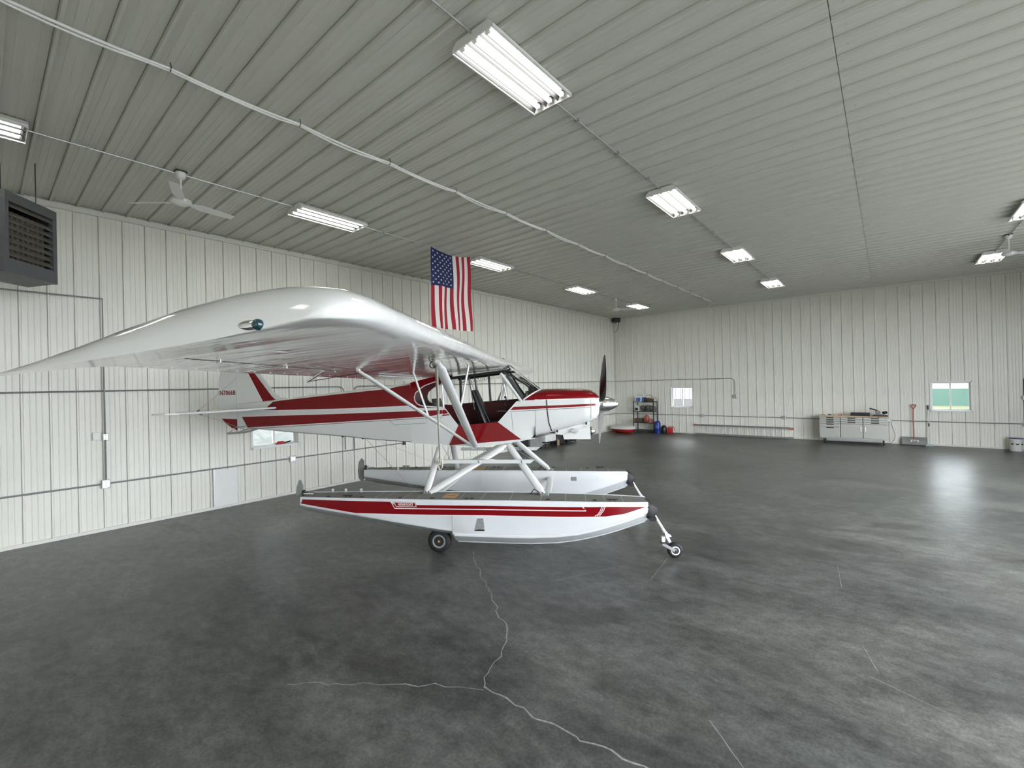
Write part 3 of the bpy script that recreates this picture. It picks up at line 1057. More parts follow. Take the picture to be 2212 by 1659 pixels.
# --- snow shovel
t = thing('snow_shovel', 'grey bladed snow shovel with red handle against the wall', 'shovel', (19.60, -.645, 0))
rings = []
for i in range(7):
    u = i / 6
    rings.append([(-.06 - .05 * sin(pi * u) * .8 + .09 * u, y, .02 + .24 * u) for y in (-.31, .31)])
mb = MB()
for k_ in (0, .006):
    mb.add([(x - k_, y, z) for r_ in rings for x, y, z in r_], [(2 * i, 2 * i + 1, 2 * i + 3, 2 * i + 2) for i in range(6)])
obj('blade', mb, 'rudder_gray', t)
obj('blade_label', MB().bbox(-.118, -.108, -.1, .1, .115, .175, .003), 'flag_white', t, False)
obj('label_stripe', MB().box(-.121, -.1175, -.07, .07, .13, .16), 'tool_dark', t, False)
obj('shaft', MB().path([(-.02, .01, .2), (-.02, .01, .5), (0, .02, .85), (.02, .01, 1.18)], .016, 10), 'pale_red', t)
obj('grip', MB().path([(.02, .01, 1.17), (.02, .07, 1.27), (.02, .075, 1.31), (.02, -.055, 1.31), (.02, -.05, 1.27), (.02, .01, 1.17)], .014, 8), 'red_plastic', t)

# --- floor scraper / broom
t = thing('floor_mop', 'slim black gripped mop with pale pad leaning on the wall', 'mop', (19.60, -1.0, 0))
obj('pole', MB().tube((-.03, -.01, .05), (.055, .01, 1.18), .011, 10), 'galv', t)
obj('grip', MB().tube((.053, .01, 1.16), (.062, .012, 1.3), .019, 10), 'black_metal', t)
obj('collar', MB().tube((.012, 0, .62), (.018, 0, .72), .018, 10), 'black_metal', t)
obj('pad', MB().bbox(-.09, .03, -.11, .09, 0.0, .045, .012), 'pad_blue', t, False)

# --- bucket
t = thing('bucket', 'white plastic bucket with dark lid rim and printed labels', 'bucket', (19.40, -2.85, 0))
obj('pail', MB().lathe((0, 0, 0), (0, 0, 1), [(.128, 0), (.132, .01), (.145, .34), (.152, .345), (.152, .36)], 28), 'white_plastic', t)
obj('lid', MB().lathe((0, 0, .361), (0, 0, 1), [(.155, 0), (.157, .012), (.15, .018), (.1, .014)], 28), 'blue_plastic', t)
obj('bail', MB().path([(-.153 * cos(a), -.153 * sin(a) , .33 - .10 * sin(pi * (a + 1.2) / 2.4)) for a in [-1.2 + .24 * i for i in range(11)]], .003, 6), 'galv', t)
for a, m_ in ((-.75, 'tool_dark'), (0, 'tool_dark'), (.75, 'tool_dark')):
    mb = MB()
    for q, z0, z1 in ((.001, .19, .225),):
        n = 5
        vs_ = []
        for i in range(n + 1):
            aa = a - .22 + .44 * i / n
            for z in (z0, z1):
                rr = .133 + .0135 * z / .34 + .004
                vs_.append((-rr * cos(aa), -rr * sin(aa), z))
        mb.add(vs_, [(2 * i, 2 * i + 2, 2 * i + 3, 2 * i + 1) for i in range(n)])
    obj('label_patch', mb, m_, t)

# --- extension ladder lying on its side against the wall
t = thing('ladder', 'aluminium extension ladder lying on edge along the wall', 'ladder', (19.62, 4.55, 0))
la, lb_ = 1.72, -1.72
for sx, zz, e0, e1 in ((0, .40, 1.72, -1.72), (-.07, .035, 1.70, -1.68)):
    obj('rail', MB().bbox(sx - .045, sx + .0, e1, e0, zz - .03, zz + .035, .004), 'ladder_rail', t, False)
    obj('inner_rail', MB().bbox(sx - .075, sx - .047, e1 + .02, e0 - .5, zz - .028, zz + .03, .004), 'ladder_rail', t, False)
for i in range(11):
    y = 1.55 - i * .3
    obj('rung', MB().tube((-.09, y, .06), (-.02, y, .385), .02, 10), 'ladder_rung', t)
obj('foot', MB().bbox(-.07, .01, 1.70, 1.82, .37, .44, .012), 'pale_red', t, False)
obj('foot', MB().bbox(-.1, -.02, -1.82, -1.70, 0.0, .075, .012), 'rudder_gray', t, False)
obj('foot', MB().bbox(-.06, .01, -1.84, -1.70, .34, .42, .012), 'pale_red', t, False)

# --- shelf rack
st = thing('shelf_rack', 'black four-tier metal shelf rack against the end wall', 'shelf', (19.42, 8.42, 0))
SW, SD = .47, .22
for y in (-SW, SW):
    for x in (-SD, SD):
        obj('post', MB().box(x - .015, x + .015, y - .015, y + .015, 0, 1.42), 'black_metal', st, False)
for z in (.10, .45, .96, 1.38):
    obj('shelf_board', MB().bbox(-SD - .012, SD + .012, -SW - .012, SW + .012, z - .025, z, .004), 'black_metal', st, False)

SX, SY = 19.42, 8.42


def jug(name, label, x, y, z, s, m_, m_lab, cat='jug'):
    t = thing(name, label, cat, (x, y, z))
    obj('container', MB().bbox(-.07 * s, .07 * s, -.09 * s, .09 * s, 0, .2 * s, .02 * s).tube((0, .03 * s, .19 * s), (0, .03 * s, .24 * s), .03 * s, 12), m_, t)
    obj('cap', MB().tube((0, .03 * s, .24 * s), (0, .03 * s, .265 * s), .034 * s, 12), 'white_plastic', t)
    obj('handle', MB().path([(0, -.07 * s, .17 * s), (0, -.09 * s, .23 * s), (0, -.03 * s, .245 * s), (0, .0, .2 * s)], .012 * s, 8), m_, t)
    obj('label_patch', MB().box(-.0725 * s, -.0705 * s, -.07 * s, .07 * s, .03 * s, .15 * s), m_lab, t, False)
    return t


t = thing('detergent_box', 'white carton with blue label on the top shelf', 'box', (SX - .08, 8.66, 1.38))
obj('carton', MB().bbox(-.1, .1, -.12, .12, 0, .25, .006), 'white_plastic', t, False)
obj('label_patch', MB().box(-.1025, -.1005, -.1, .1, .02, .19), 'label_blue', t, False)
jug('cleaner_jug', 'white jug with blue label behind the carton on the top shelf', SX + .13, 8.50, 1.38, 1.3, 'white_plastic', 'label_blue')
t = thing('spray_bottle', 'clear blue bottle beside the carton on the top shelf', 'bottle', (SX - .1, 8.47, 1.38))
obj('bottle_body', MB().lathe((0, 0, 0), (0, 0, 1), [(.04, 0), (.045, .01), (.045, .15), (.02, .2), (.015, .22)], 16), 'label_blue', t)
obj('cap', MB().lathe((0, 0, .22), (0, 0, 1), [(.02, 0), (.02, .03), (.012, .035)], 12), 'white_plastic', t)
t = thing('wicker_basket', 'brown wicker basket with hoop handle on the top shelf', 'basket', (SX - .05, 8.2, 1.38))
obj('bowl', MB().lathe((0, 0, 0), (0, 0, 1), [(.15, 0), (.19, .06), (.21, .12), (.195, .12), (.17, .05)], 20), 'brown', t)
obj('hoop', MB().path([(0, .19 * cos(pi * i / 12), .11 + .2 * sin(pi * i / 12)) for i in range(13)], .009, 7), 'brown', t)
mb = MB()
for i in range(7):
    mb.sphere((rng.uniform(-.1, .1), rng.uniform(-.12, .12), .11 + .02 * (i % 3)), .05, .05, .04, 8, 6)
obj('filling', mb, 'brown', t)
t = thing('small_wreath', 'small wire ring ornament at the end of the top shelf', 'ornament', (SX - .1, 7.895, 1.38))
obj('ring', MB().path([(0, .085 * cos(2 * pi * i / 16), .1 + .085 * sin(2 * pi * i / 16)) for i in range(17)], .011, 7), 'cardboard', t)
obj('stand', MB().bbox(-.03, .03, -.05, .05, 0, .018, .004), 'brown', t, False)
jug('oil_jug', 'white oil jug with dark label on the second shelf', SX - .1, 8.76, .96, 1.0, 'white_plastic', 'tool_dark')
t = thing('folded_cover', 'grey quilted cover bundled on the second shelf', 'cover', (SX - .02, 8.29, .96))
mb = MB()
for i in range(9):
    mb.sphere((rng.uniform(-.05, .05), -.26 + .065 * i, .12 + rng.uniform(-.02, .05) - .0008 * (i - 4) ** 2), .15, .10, .12 - .004 * abs(i - 4), 12, 8)
obj('fabric', mb, 'tarp_gray', t)
obj('strap', MB().path([(-.17, .1, .03), (-.165, -.02, .17), (-.14, -.2, .13)], .012, 6), 'black_vinyl', t)
t = thing('storage_bin', 'brown storage bin on the third shelf', 'bin', (SX - .02, 8.71, .45))
obj('tub', MB().box(-.15, .15, -.15, .15, 0, .01).box(-.15, -.14, -.15, .15, 0, .17).box(.14, .15, -.15, .15, 0, .17).box(-.14, .14, -.15, -.14, 0, .17).box(-.14, .14, .14, .15, 0, .17), 'brown', t, False)
obj('contents', MB().bbox(-.13, .13, -.13, .13, .012, .12, .02), 'tarp_gray', t, False)
t = thing('red_cushion', 'faded red life cushion standing on the third shelf', 'cushion', (SX - .08, 8.33, .45))
obj('pad', MB().sphere((0, 0, .17), .07, .13, .17, 14, 10), 'pale_red', t)
obj('opening', MB().sphere((-.055, 0, .15), .025, .04, .09, 10, 8), 'red_plastic', t)
t = thing('pink_box', 'pinkish cardboard box beside the red cushion', 'box', (SX - .08, 8.12, .45))
obj('carton', MB().bbox(-.1, .1, -.075, .075, 0, .17, .004), 'pale_red', t, False)
obj('tape', MB().box(-.1025, -.1005, -.02, .02, .0, .17), 'cardboard', t, False)

# --- floor by the shelf
t = thing('oil_drum', 'blue plastic drum standing beside the shelf rack', 'drum', (19.25, 7.80, 0))
obj('barrel', MB().lathe((0, 0, 0), (0, 0, 1), [(.12, 0), (.13, .01), (.13, .2), (.134, .21), (.13, .22), (.13, .44), (.1, .52), (.05, .55), (.03, .55)], 24), 'blue_plastic', t)
obj('cap', MB().lathe((-.05, .05, .53), (0, 0, 1), [(.03, 0), (.03, .03), (.01, .034)], 12), 'white_plastic', t)
obj('stick', MB().tube((.0, .03, .5), (.02, .1, .72), .008, 8), 'white_plastic', t)
obj('label_patch', MB().box(-.1325, -.1295, -.035, .03, .22, .36), 'label_blue', t, False)
t = thing('black_pack', 'black bag slumped beside the blue drum', 'bag', (19.30, 7.535, 0))
obj('sack', MB().sphere((0, 0, .17), .13, .13, .20, 14, 10).lathe((0, 0, 0), (0, 0, 1), [(.1, 0), (.13, .06), (.13, .12)], 16), 'black_vinyl', t)
obj('strap', MB().path([(-.12, .04, .28), (-.15, 0, .2), (-.13, -.03, .08)], .012, 6), 'tool_dark', t)
t = thing('fuel_can', 'red fuel can with spout beside the black bag', 'can', (19.38, 7.29, 0))
obj('container', MB().bbox(-.1, .1, -.1, .1, 0, .26, .03), 'red_plastic', t)
obj('spout', MB().path([(0, -.05, .25), (0, -.1, .32), (0, -.17, .25), (0, -.2, .12)], .018, 8), 'pale_red', t)
obj('handle', MB().path([(0, .07, .25), (0, .05, .31), (0, -.02, .31), (0, -.04, .25)], .014, 8), 'red_plastic', t)
t = thing('power_cable', 'short dark cord end lying along the foot of the end wall', 'cord', (19.55, 7.2, 0))
obj('wire', MB().path([(0, .1, .012), (-.05, -.1, .012), (.0, -.3, .012), (-.02, -.45, .012), (-.03, -.5, .014)], .008, 6), 'tool_dark', t)

t = thing('inflatable_raft', 'white topped red inflatable sled lying by the shelf rack', 'raft', (18.76, 9.22, 0))
rings = []
for u, w, h in ((-.56, .05, .05), (-.5, .22, .13), (-.3, .34, .17), (0, .38, .18), (.3, .36, .17), (.5, .24, .14), (.58, .06, .07)):
    rings.append([(w * sin(a) * 1.0, -u, .19 + h * cos(a) * (.9 if cos(a) > 0 else 0)) for a in [2 * pi * i / 16 for i in range(16)]])
obj('top_cover', MB().loft(rings), 'raft_white', t)
rings = []
for u, w, h in ((-.54, .05, .03), (-.48, .21, .12), (-.3, .33, .185), (0, .37, .19), (.3, .35, .185), (.48, .23, .13), (.55, .06, .05)):
    rings.append([(w * sin(a), -u, .185 + h * cos(a) * (.0 if cos(a) > 0 else 1)) for a in [2 * pi * i / 16 for i in range(16)]])
obj('hull', MB().loft(rings), 'red_plastic', t)
obj('rope', MB().path([(-.37, .3, .17), (-.39, .15, .13), (-.39, -.1, .14), (-.37, -.3, .17)], .01, 6), 'black_vinyl', t)

# --- things along the long wall behind the aircraft nose
def cart(name, label, x0, x1, y0, y1, ztop, m_, cat, base=.10):
    t = thing(name, label, cat, ((x0 + x1) / 2, (y0 + y1) / 2, 0))
    hx, hy = (x1 - x0) / 2, (y1 - y0) / 2
    obj('body', MB().bbox(-hx, hx, -hy, hy, base, ztop, .012), m_, t, False)
    obj('chassis', MB().bbox(-hx + .01, hx - .01, -hy + .01, hy - .01, base - .05, base, .006), 'black_metal', t, False)
    for sx in (-1, 1):
        for sy in (-1, 1):
            obj('caster', MB().lathe((sx * (hx - .06), sy * (hy - .05) - .015, .028), (0, 1, 0), [(.02, 0), (.028, .004), (.028, .026), (.02, .03)], 14), 'rubber', t)
    return t


cart('parts_cabinet', 'low grey metal cabinet by the wall behind the aircraft nose', 12.2, 12.9, 9.45, 9.85, .40, 'rudder_gray', 'cabinet', .06)
cart('dark_case', 'black case beside the low grey cabinet', 11.85, 12.17, 9.5, 9.85, .38, 'black_metal', 'case', .06)
t = cart('white_cart', 'white topped cart on a black wheeled base by the wall', 12.95, 13.62, 9.35, 9.85, .46, 'raft_white', 'cart', .21)
t2 = cart('black_toolbox', 'tall black toolbox next to the white topped cart', 13.95, 14.30, 9.4, 9.85, .45, 'black_metal', 'toolbox', .07)
t = thing('wood_panel', 'thin brown wooden panel propped against the black toolbox', 'panel', (13.80, 9.38, 0), radians(15))
obj('sheet', MB().bbox(-.14, .10, -.012, .012, 0.0, .45, .004), 'cardboard', t, False)
obj('edge_band', MB().box(-.143, -.1405, -.014, .014, 0.0, .45), 'brown', t, False)
cart('flat_dolly', 'low black wheeled dolly past the black toolbox', 14.36, 15.05, 9.35, 9.8, .15, 'black_metal', 'dolly', .10)
t = thing('silver_jack', 'small silver jack standing on the end of the dolly', 'jack', (14.98, 9.5, .15))
obj('cylinder', MB().lathe((0, 0, 0), (0, 0, 1), [(.05, 0), (.05, .02), (.035, .025), (.035, .1), (.02, .105), (.02, .13)], 14), 'white_metal', t)
obj('lever', MB().tube((0, 0, .04), (-.1, -.06, .06), .01, 8), 'chrome', t)

# ================================================================== THE AIRCRAFT
# local frame: x forward (f), y to port (so starboard offset r = -y), z up from the floor
HEAD = radians(-57.2)
ORG = Vector((4.07, 4.757, 0)) - 0.965 * Vector((sin(HEAD), -cos(HEAD), 0))
ac = thing('floatplane', 'white and red high-wing floatplane standing on amphibious floats', 'airplane', ORG, HEAD)


def A(f, r, z):
    return (f, -r, z)


def interp(x, xs, ys):
    if x <= xs[0]:
        return ys[0]
    for i in range(len(xs) - 1):
        if x <= xs[i + 1]:
            t = (x - xs[i]) / (xs[i + 1] - xs[i])
            return ys[i] + (ys[i + 1] - ys[i]) * t
    return ys[-1]


def hw(f):
    return interp(f, [-3.9, -3.6, -0.6, -0.2, 1.1, 1.5, 1.75, 2.0, 2.12, 2.2, 2.24], [.03, .05, .31, .335, .345, .36, .358, .345, .33, .295, .25])


def zt(f):
    return interp(f, [-3.75, -3.0, -2.45, -1.78, -1.05, -.65, -.3, 0.0], [2.06, 2.12, 2.178, 2.237, 2.305, 2.335, 2.40, 2.44])


def zb(f):
    return interp(f, [-3.75, -3.55, -2.6, -1.95, -1.25, -.94, -.02, .39, .81, 1.06, 1.54, 2.1, 2.2, 2.24], [1.66, 1.645, 1.562, 1.52, 1.45, 1.432, 1.375, 1.355, 1.385, 1.427, 1.536, 1.684, 1.73, 1.79])


def zs(f):
    return zt(f) - interp(f, [-3.7, -3.0, -1.0, -.36], [.026, .026, .030, .030])


CT = 2.045     # split between red cowl top and white cowl sides


def cowl_top(f):
    return interp(f, [1.47, 1.75, 2.0, 2.12, 2.2, 2.24], [2.195, 2.19, 2.18, 2.165, 2.12, 2.07])


def rf(f, z):
    if f > 1.30:
        w = hw(f)
        if z >= CT:
            return w * max(0.0, 1 - ((z - CT) / (cowl_top(f) - CT)) ** 2.6) ** (1 / 2.6)
        return w * max(0.0, 1 - ((CT - z) / (CT - zb(f))) ** 5) ** .2
    if f < -.2:
        s, t = zs(f), zt(f)
        if z > s:
            return hw(f) * sqrt(max(0.0, 1 - ((z - s) / (t - s)) ** 2))
    return hw(f)


def in_poly(p, poly):
    c = False
    n = len(poly)
    for i in range(n):
        (x0, y0), (x1, y1) = poly[i], poly[(i + 1) % n]
        if (y0 > p[1]) != (y1 > p[1]) and p[0] < (x1 - x0) * (p[1] - y0) / (y1 - y0) + x0:
            c = not c
    return c


def side_mesh(poly, off=0.002, sides=(1, -1), step=.07, grid=.12, rfun=rf, rc=0.0, thick=0.0):
    """a skin following the body side over the 2D polygon (f,z)"""
    b = []
    n = len(poly)
    for i in range(n):
        (x0, y0), (x1, y1) = poly[i], poly[(i + 1) % n]
        k_ = max(1, int(hypot(x1 - x0, y1 - y0) / step))
        for j in range(k_):
            b.append(Vector((x0 + (x1 - x0) * j / k_, y0 + (y1 - y0) * j / k_)))
    nb = len(b)
    xs = [p[0] for p in poly]
    ys = [p[1] for p in poly]
    x = min(xs) + grid / 2
    while x < max(xs):
        y = min(ys) + grid * .4
        while y < max(ys):
            if in_poly((x, y), poly) and min((Vector((x, y)) - q).length for q in b) > grid * .35:
                b.append(Vector((x, y)))
            y += grid
        x += grid
    vv, ee, ff, *_ = delaunay_2d_cdt(b, [], [list(range(nb))], 1, 1e-6)
    mb = MB()
    for s in sides:
        mb.add([A(p[0], rc + s * (rfun(p[0], p[1]) + off), p[1]) for p in vv], ff)
        if thick:
            mb.add([A(p[0], rc + s * (rfun(p[0], p[1]) + off - thick), p[1]) for p in vv], ff)
    return mb


# ---------------------------------------------------------------- rear fuselage
def body_ring(f):
    w, b, s, t = hw(f), zb(f), zs(f), zt(f)
    half = [(0, b - .0), (w * .8, b), (w * .97, b + .02), (w, b + .05), (w, b + (s - b) * .5), (w, s)]
    for i in range(1, 8):
        a = pi / 2 * i / 8
        half.append((w * cos(a), s + (t - s) * sin(a)))
    pts = half + [(0, t)] + [(-r, z) for r, z in reversed(half[1:])]
    return [A(f, r, z) for r, z in pts]


stn = [-3.75, -3.6, -3.3, -3.0, -2.7, -2.45, -2.1, -1.78, -1.4, -1.05, -.8, -.62]
fus = obj('fuselage', MB().loft([body_ring(f) for f in stn]), 'plane_white', ac, ang=22)
obj('red_stripe', side_mesh([(-3.23, 1.95), (-3.06, 2.08), (-2.98, 2.095), (-2.35, 2.147), (-1.67, 2.20), (-.98, 2.252), (-.80, 2.288), (-.70, 2.298), (-.62, 2.308),
                             (-.62, 1.988), (-1.68, 1.958), (-2.97, 1.945)], .003), 'plane_red', fus)
obj('red_stripe', side_mesh([(-3.66, 1.84), (-1.9, 1.87), (-.12, 1.912), (-.10, 1.86), (-.31, 1.817), (-1.68, 1.750), (-3.55, 1.66)], .003), 'plane_red', fus)


def line_poly(pts, w):
    up_, dn_ = [], []
    for i, p in enumerate(pts):
        a, b = pts[max(0, i - 1)], pts[min(len(pts) - 1, i + 1)]
        d = Vector((b[0] - a[0], b[1] - a[1])).normalized()
        up_.append((p[0] - d.y * w / 2, p[1] + d.x * w / 2))
        dn_.append((p[0] + d.y * w / 2, p[1] - d.x * w / 2))
    return up_ + dn_[::-1]


obj('pinstripe', side_mesh(line_poly([(-3.55, 1.652), (-1.68, 1.742), (-.31, 1.808), (-.1, 1.818)], .012), .0035), 'pin_white', fus)
obj('pinstripe', side_mesh(line_poly([(-3.5, 1.638), (-1.68, 1.730), (-.31, 1.798), (-.1, 1.807)], .010), .0035), 'pin_gray', fus)
obj('pinstripe', side_mesh(line_poly([(-2.97, 1.938), (-1.68, 1.951), (-.53, 1.984)], .012), .0035), 'pin_white', fus)
obj('pinstripe', side_mesh(line_poly([(-3.66, 1.848), (-1.9, 1.878), (-.12, 1.92)], .012), .0035), 'pin_white', fus)
# baggage hatch outline and rivets
obj('hatch', side_mesh(line_poly([(-1.0, 1.775), (-.9, 1.69), (-.37, 1.715), (-.37, 1.79)], .006), .003), 'pin_gray', fus)
obj('hatch_plate', side_mesh([(-1.02, 1.925), (-.98, 1.90), (-.5, 1.915), (-.5, 1.955)], .0035, sides=(1,)), 'plane_white', fus)
obj('bulkhead', MB().add([A(-.615, r, z) for r, z in ((-.30, 1.44), (.30, 1.44), (.30, 2.3), (-.30, 2.3))], [(0, 1, 2, 3)]), 'interior_red', fus, False)

# ---------------------------------------------------------------- cabin sides
cab = obj('cabin_side', side_mesh([(-.625, zb(-.625)), (-.02, 1.375), (.129, 1.674), (-.063, 1.93), (-.075, 1.951), (-.625, 1.945)], 0.0, sides=(1,), thick=.012)
          .add(*(lambda m: (m.v, m.f))(side_mesh([(-.625, zb(-.625)), (-.02, 1.375), (.39, 1.355), (.81, 1.385), (1.06, 1.427), (1.30, 1.47), (1.30, 2.03), (1.04, 2.02), (-.075, 1.951), (-.625, 1.945)], 0.0, sides=(-1,), thick=.012)))
          .add(*(lambda m: (m.v, m.f))(side_mesh([(1.088, 1.457), (.744, 1.715), (1.037, 2.024), (1.127, 2.032), (1.302, 2.036), (1.302, 1.475)], 0.0, sides=(1,), thick=.012)))
          .add(*(lambda m: (m.v, m.f))(side_mesh([(-.02, 1.375), (.402, 1.402), (1.088, 1.458), (1.3, 1.476), (1.3, 1.47), (1.06, 1.427), (.81, 1.385), (.39, 1.355)], 0.0, sides=(1,), step=.2, grid=.5))), 'plane_white', ac)
door = obj('door_panel', side_mesh([(.129, 1.674), (.744, 1.715), (1.088, 1.458), (.402, 1.402), (-.02, 1.376)], .004, sides=(1,), thick=.02), 'plane_red', ac)
obj('red_stripe', side_mesh([(-.112, 1.912), (-.05, 1.913), (-.012, 1.865), (-.10, 1.845)], .003, sides=(1,)), 'plane_red', cab)
obj('red_stripe', side_mesh([(-.12, 1.838), (-.0, 1.850), (.012, 1.832), (-.12, 1.818)], .003, sides=(1,)), 'plane_red', cab)
obj('red_stripe', side_mesh([(.93, 1.892), (.985, 1.942), (1.305, 1.947), (1.305, 1.905)], .003, sides=(1,)), 'plane_red', cab)
obj('pinstripe', side_mesh(line_poly([(.925, 1.882), (1.305, 1.896)], .010), .003, sides=(1,)), 'pin_white', cab)
obj('pinstripe', side_mesh(line_poly([(.92, 1.872), (1.305, 1.886)], .007), .003, sides=(1,)), 'pin_gray', cab)
obj('door_edge', side_mesh(line_poly([(-.02, 1.375), (.129, 1.674), (-.063, 1.93)], .010), .004, sides=(1,)), 'pin_white', cab)
obj('door_edge', side_mesh(line_poly([(1.09, 1.457), (.744, 1.715), (1.037, 2.024)], .010), .004, sides=(1,)), 'pin_white', cab)
obj('skin_seam', side_mesh(line_poly([(.945, 1.86), (.97, 1.60)], .005), .003, sides=(1,)), 'pin_gray', cab)
# quarter behind the door with the rounded rear window cut out (both sides)
WPIN = [(-.10, 2.40), (-.171, 2.355), (-.28, 2.325), (-.39, 2.285), (-.454, 2.244), (-.53, 2.18), (-.552, 2.118), (-.545, 2.06), (-.513, 2.015), (-.46, 1.988), (-.406, 1.975), (-.075, 1.951)]
quarter = [(-.70, 2.296), (-.63, 2.306), (-.62, 2.340), (-.365, 2.40), (-.10, 2.44)] + WPIN[:-1] + [(-.075, 1.951), (-.075, 1.94), (-.70, 1.988)]


def qr(f, z):
    return hw(f) if z < 2.28 else hw(f) * (1 - .22 * (z - 2.28) / .16)


for sd in (1, -1):
    qs = obj('quarter_skin', side_mesh(quarter, .0045, sides=(sd,), rfun=qr), 'plane_red', ac)
    obj('quarter_lining', side_mesh([(-.615, 2.32)] + quarter[3:-1] + [(-.615, 1.95)], -.008, sides=(sd,), rfun=qr), 'interior_red', qs)
    obj('rear_window', side_mesh(WPIN, -.003, sides=(sd,), rfun=qr), 'acrylic', qs)
    obj('pinstripe', side_mesh(line_poly(WPIN[1:], .014), .006, sides=(sd,), step=.03, rfun=qr), 'pin_white', qs)
# belly and floor
mb = MB()
ff = [-.625, -.02, .39, .81, 1.06, 1.30, 1.47]
for a, b in zip(ff, ff[1:]):
    mb.add([A(a, -hw(a), zb(a)), A(a, hw(a), zb(a)), A(b, hw(b), zb(b)), A(b, -hw(b), zb(b))], [(0, 1, 2, 3)])
    mb.add([A(a, -hw(a), zb(a) + .012), A(a, hw(a), zb(a) + .012), A(b, hw(b), zb(b) + .012), A(b, -hw(b), zb(b) + .012)], [(0, 1, 2, 3)])
obj('belly', mb, 'plane_white', ac, False)
obj('cabin_floor', MB().box(-.35, 1.28, -.325, .325, 1.49, 1.50), 'interior_black', ac, False)
# inner lining of the far wall
obj('cabin_lining', side_mesh([(-.35, 1.50), (1.28, 1.50), (1.28, 2.03), (1.04, 2.025), (-.05, 1.965), (-.35, 1.95)], -.016, sides=(-1,), thick=.004), 'interior_red', ac)
obj('lining_pocket', MB().box(.55, .95, .318, .326, 1.62, 1.64).box(.62, .9, .318, .326, 1.84, 1.848), 'galv', ac, False)
# far side window frame and posts
obj('window_sill_rail', MB().path([A(-.07, -.335, 1.962), A(.5, -.338, 1.998), A(1.04, -.34, 2.03)], .012, 8), 'interior_black', ac)
for p0, p1, r_, m_ in (((.52, -.335, 2.0), (.50, -.33, 2.43), .018, 'tool_dark'), ((.80, -.335, 2.01), (.72, -.33, 2.44), .012, 'aluminium'),
                       ((.02, -.335, 1.97), (.02, -.33, 2.40), .022, 'interior_black'), ((-.09, -.333, 1.955), (-.11, -.31, 2.40), .014, 'plane_white'),
                       ((-.09, .335, 1.955), (-.11, .32, 2.33), .014, 'plane_white')):
    obj('window_post', MB().tube(A(*p0), A(*p1), r_, 8), m_, ac)
# overhead door rails
for s in (1, -1):
    obj('overhead_rail', MB().path([A(-.02, s * .345, 2.385), A(.45, s * .347, 2.432), A(.945, s * .35, 2.487)], .021, 8), 'black_metal', ac)
    obj('pillar', MB().path([A(1.10, s * .347, 2.02), A(.95, s * .345, 2.235), A(.80, s * .343, 2.445)], .022, 8), 'plane_white', ac)
    obj('inner_pillar', MB().path([A(1.13, s * .325, 2.03), A(.99, s * .318, 2.24), A(.86, s * .31, 2.46)], .016, 8), 'black_metal', ac)
    obj('cabin_brace', MB().path([A(.36, s * .20, 1.9), A(.28, s * .22, 2.42)], .009, 8), 'black_metal', ac)
obj('roof_tube', MB().path([A(.85, -.31, 2.46), A(1.18, .02, 2.24), A(1.33, .12, 2.17)], .010, 8), 'black_metal', ac)
obj('roof_tube', MB().path([A(.85, .31, 2.46), A(1.18, -.02, 2.24), A(1.33, -.12, 2.17)], .010, 8), 'black_metal', ac)


# seats
def seat(f, zseat, lean, h, w):
    o = obj('seat', MB().bbox(f - .05, f + .40, -w, w, zseat, zseat + .09, .03), 'black_vinyl', ac)
    rings = []
    for i in range(7):
        u = i / 6
        ww = w * (1 - .22 * u ** 2)
        th = .075 * (1 - .35 * u)
        fx, zz = f - lean * u, zseat + .06 + h * u
        rings.append([(fx + th * cos(a) * .9, ww * min(1, abs(sin(a)) ** .6) * (1 if sin(a) > 0 else -1), zz + .03 * cos(a) * lean) for a in [2 * pi * j / 16 for j in range(16)]])
    obj('seat_back', MB().loft(rings), 'black_vinyl', o)
    obj('seat_piping', MB().path([(f - lean * u + .075 * (1 - .35 * u), -w * .8 * (1 - .22 * u * u), zseat + .06 + h * u) for u in [q / 6 for q in range(7)]], .008, 6), 'tool_dark', o)
    for s in (-1, 1):
        obj('seat_leg', MB().tube((f + .05, s * w * .8, 1.5), (f + .05, s * w * .8, zseat + .02), .012, 8).tube((f + .35, s * w * .8, 1.5), (f + .35, s * w * .8, zseat + .02), .012, 8), 'tool_dark', o)
    return o


seat(.52, 1.62, .20, .52, .21)
seat(-.22, 1.62, .08, .40, .24)
# panel, stick, knobs
obj('instrument_panel', MB().bbox(1.16, 1.20, -.31, .31, 1.80, 2.17, .01), 'interior_black', ac, False)
gl = obj('glareshield', MB().sphere((1.22, 0, 2.05), .13, .30, .13, 16, 8), 'interior_black', ac)
obj('compass', MB().bbox(1.18, 1.25, -.035, .035, 2.17, 2.225, .01), 'tool_dark', ac)
obj('control_stick', MB().path([A(.86, .0, 1.5), A(.84, .0, 1.85), A(.8, 0, 1.98)], .013, 8), 'black_metal', ac)
obj('throttle_knob', MB().tube(A(.78, -.31, 2.02), A(.77, -.30, 2.06), .008, 8).sphere(A(.77, -.30, 2.07), .018, .018, .018, 10, 6), 'black_metal', ac)

# ---------------------------------------------------------------- windscreen and boot cowl
def ws_base(s):
    a = s * pi / 2
    return Vector(A(1.127 + .258 * sin(a) ** 1.2, .345 * cos(a), 2.035 + .155 * sin(a)))


def ws_top(s):
    a = s * pi / 2
    return Vector(A(.95 - .06 * sin(a), .34 * cos(a) ** .8, 2.495 + .075 * sin(a)))


def arch_fw(s):
    a = s * pi / 2
    return Vector(A(1.475, .36 * max(0, cos(a)) ** .77, CT + (2.196 - CT) * sin(a) ** .77))


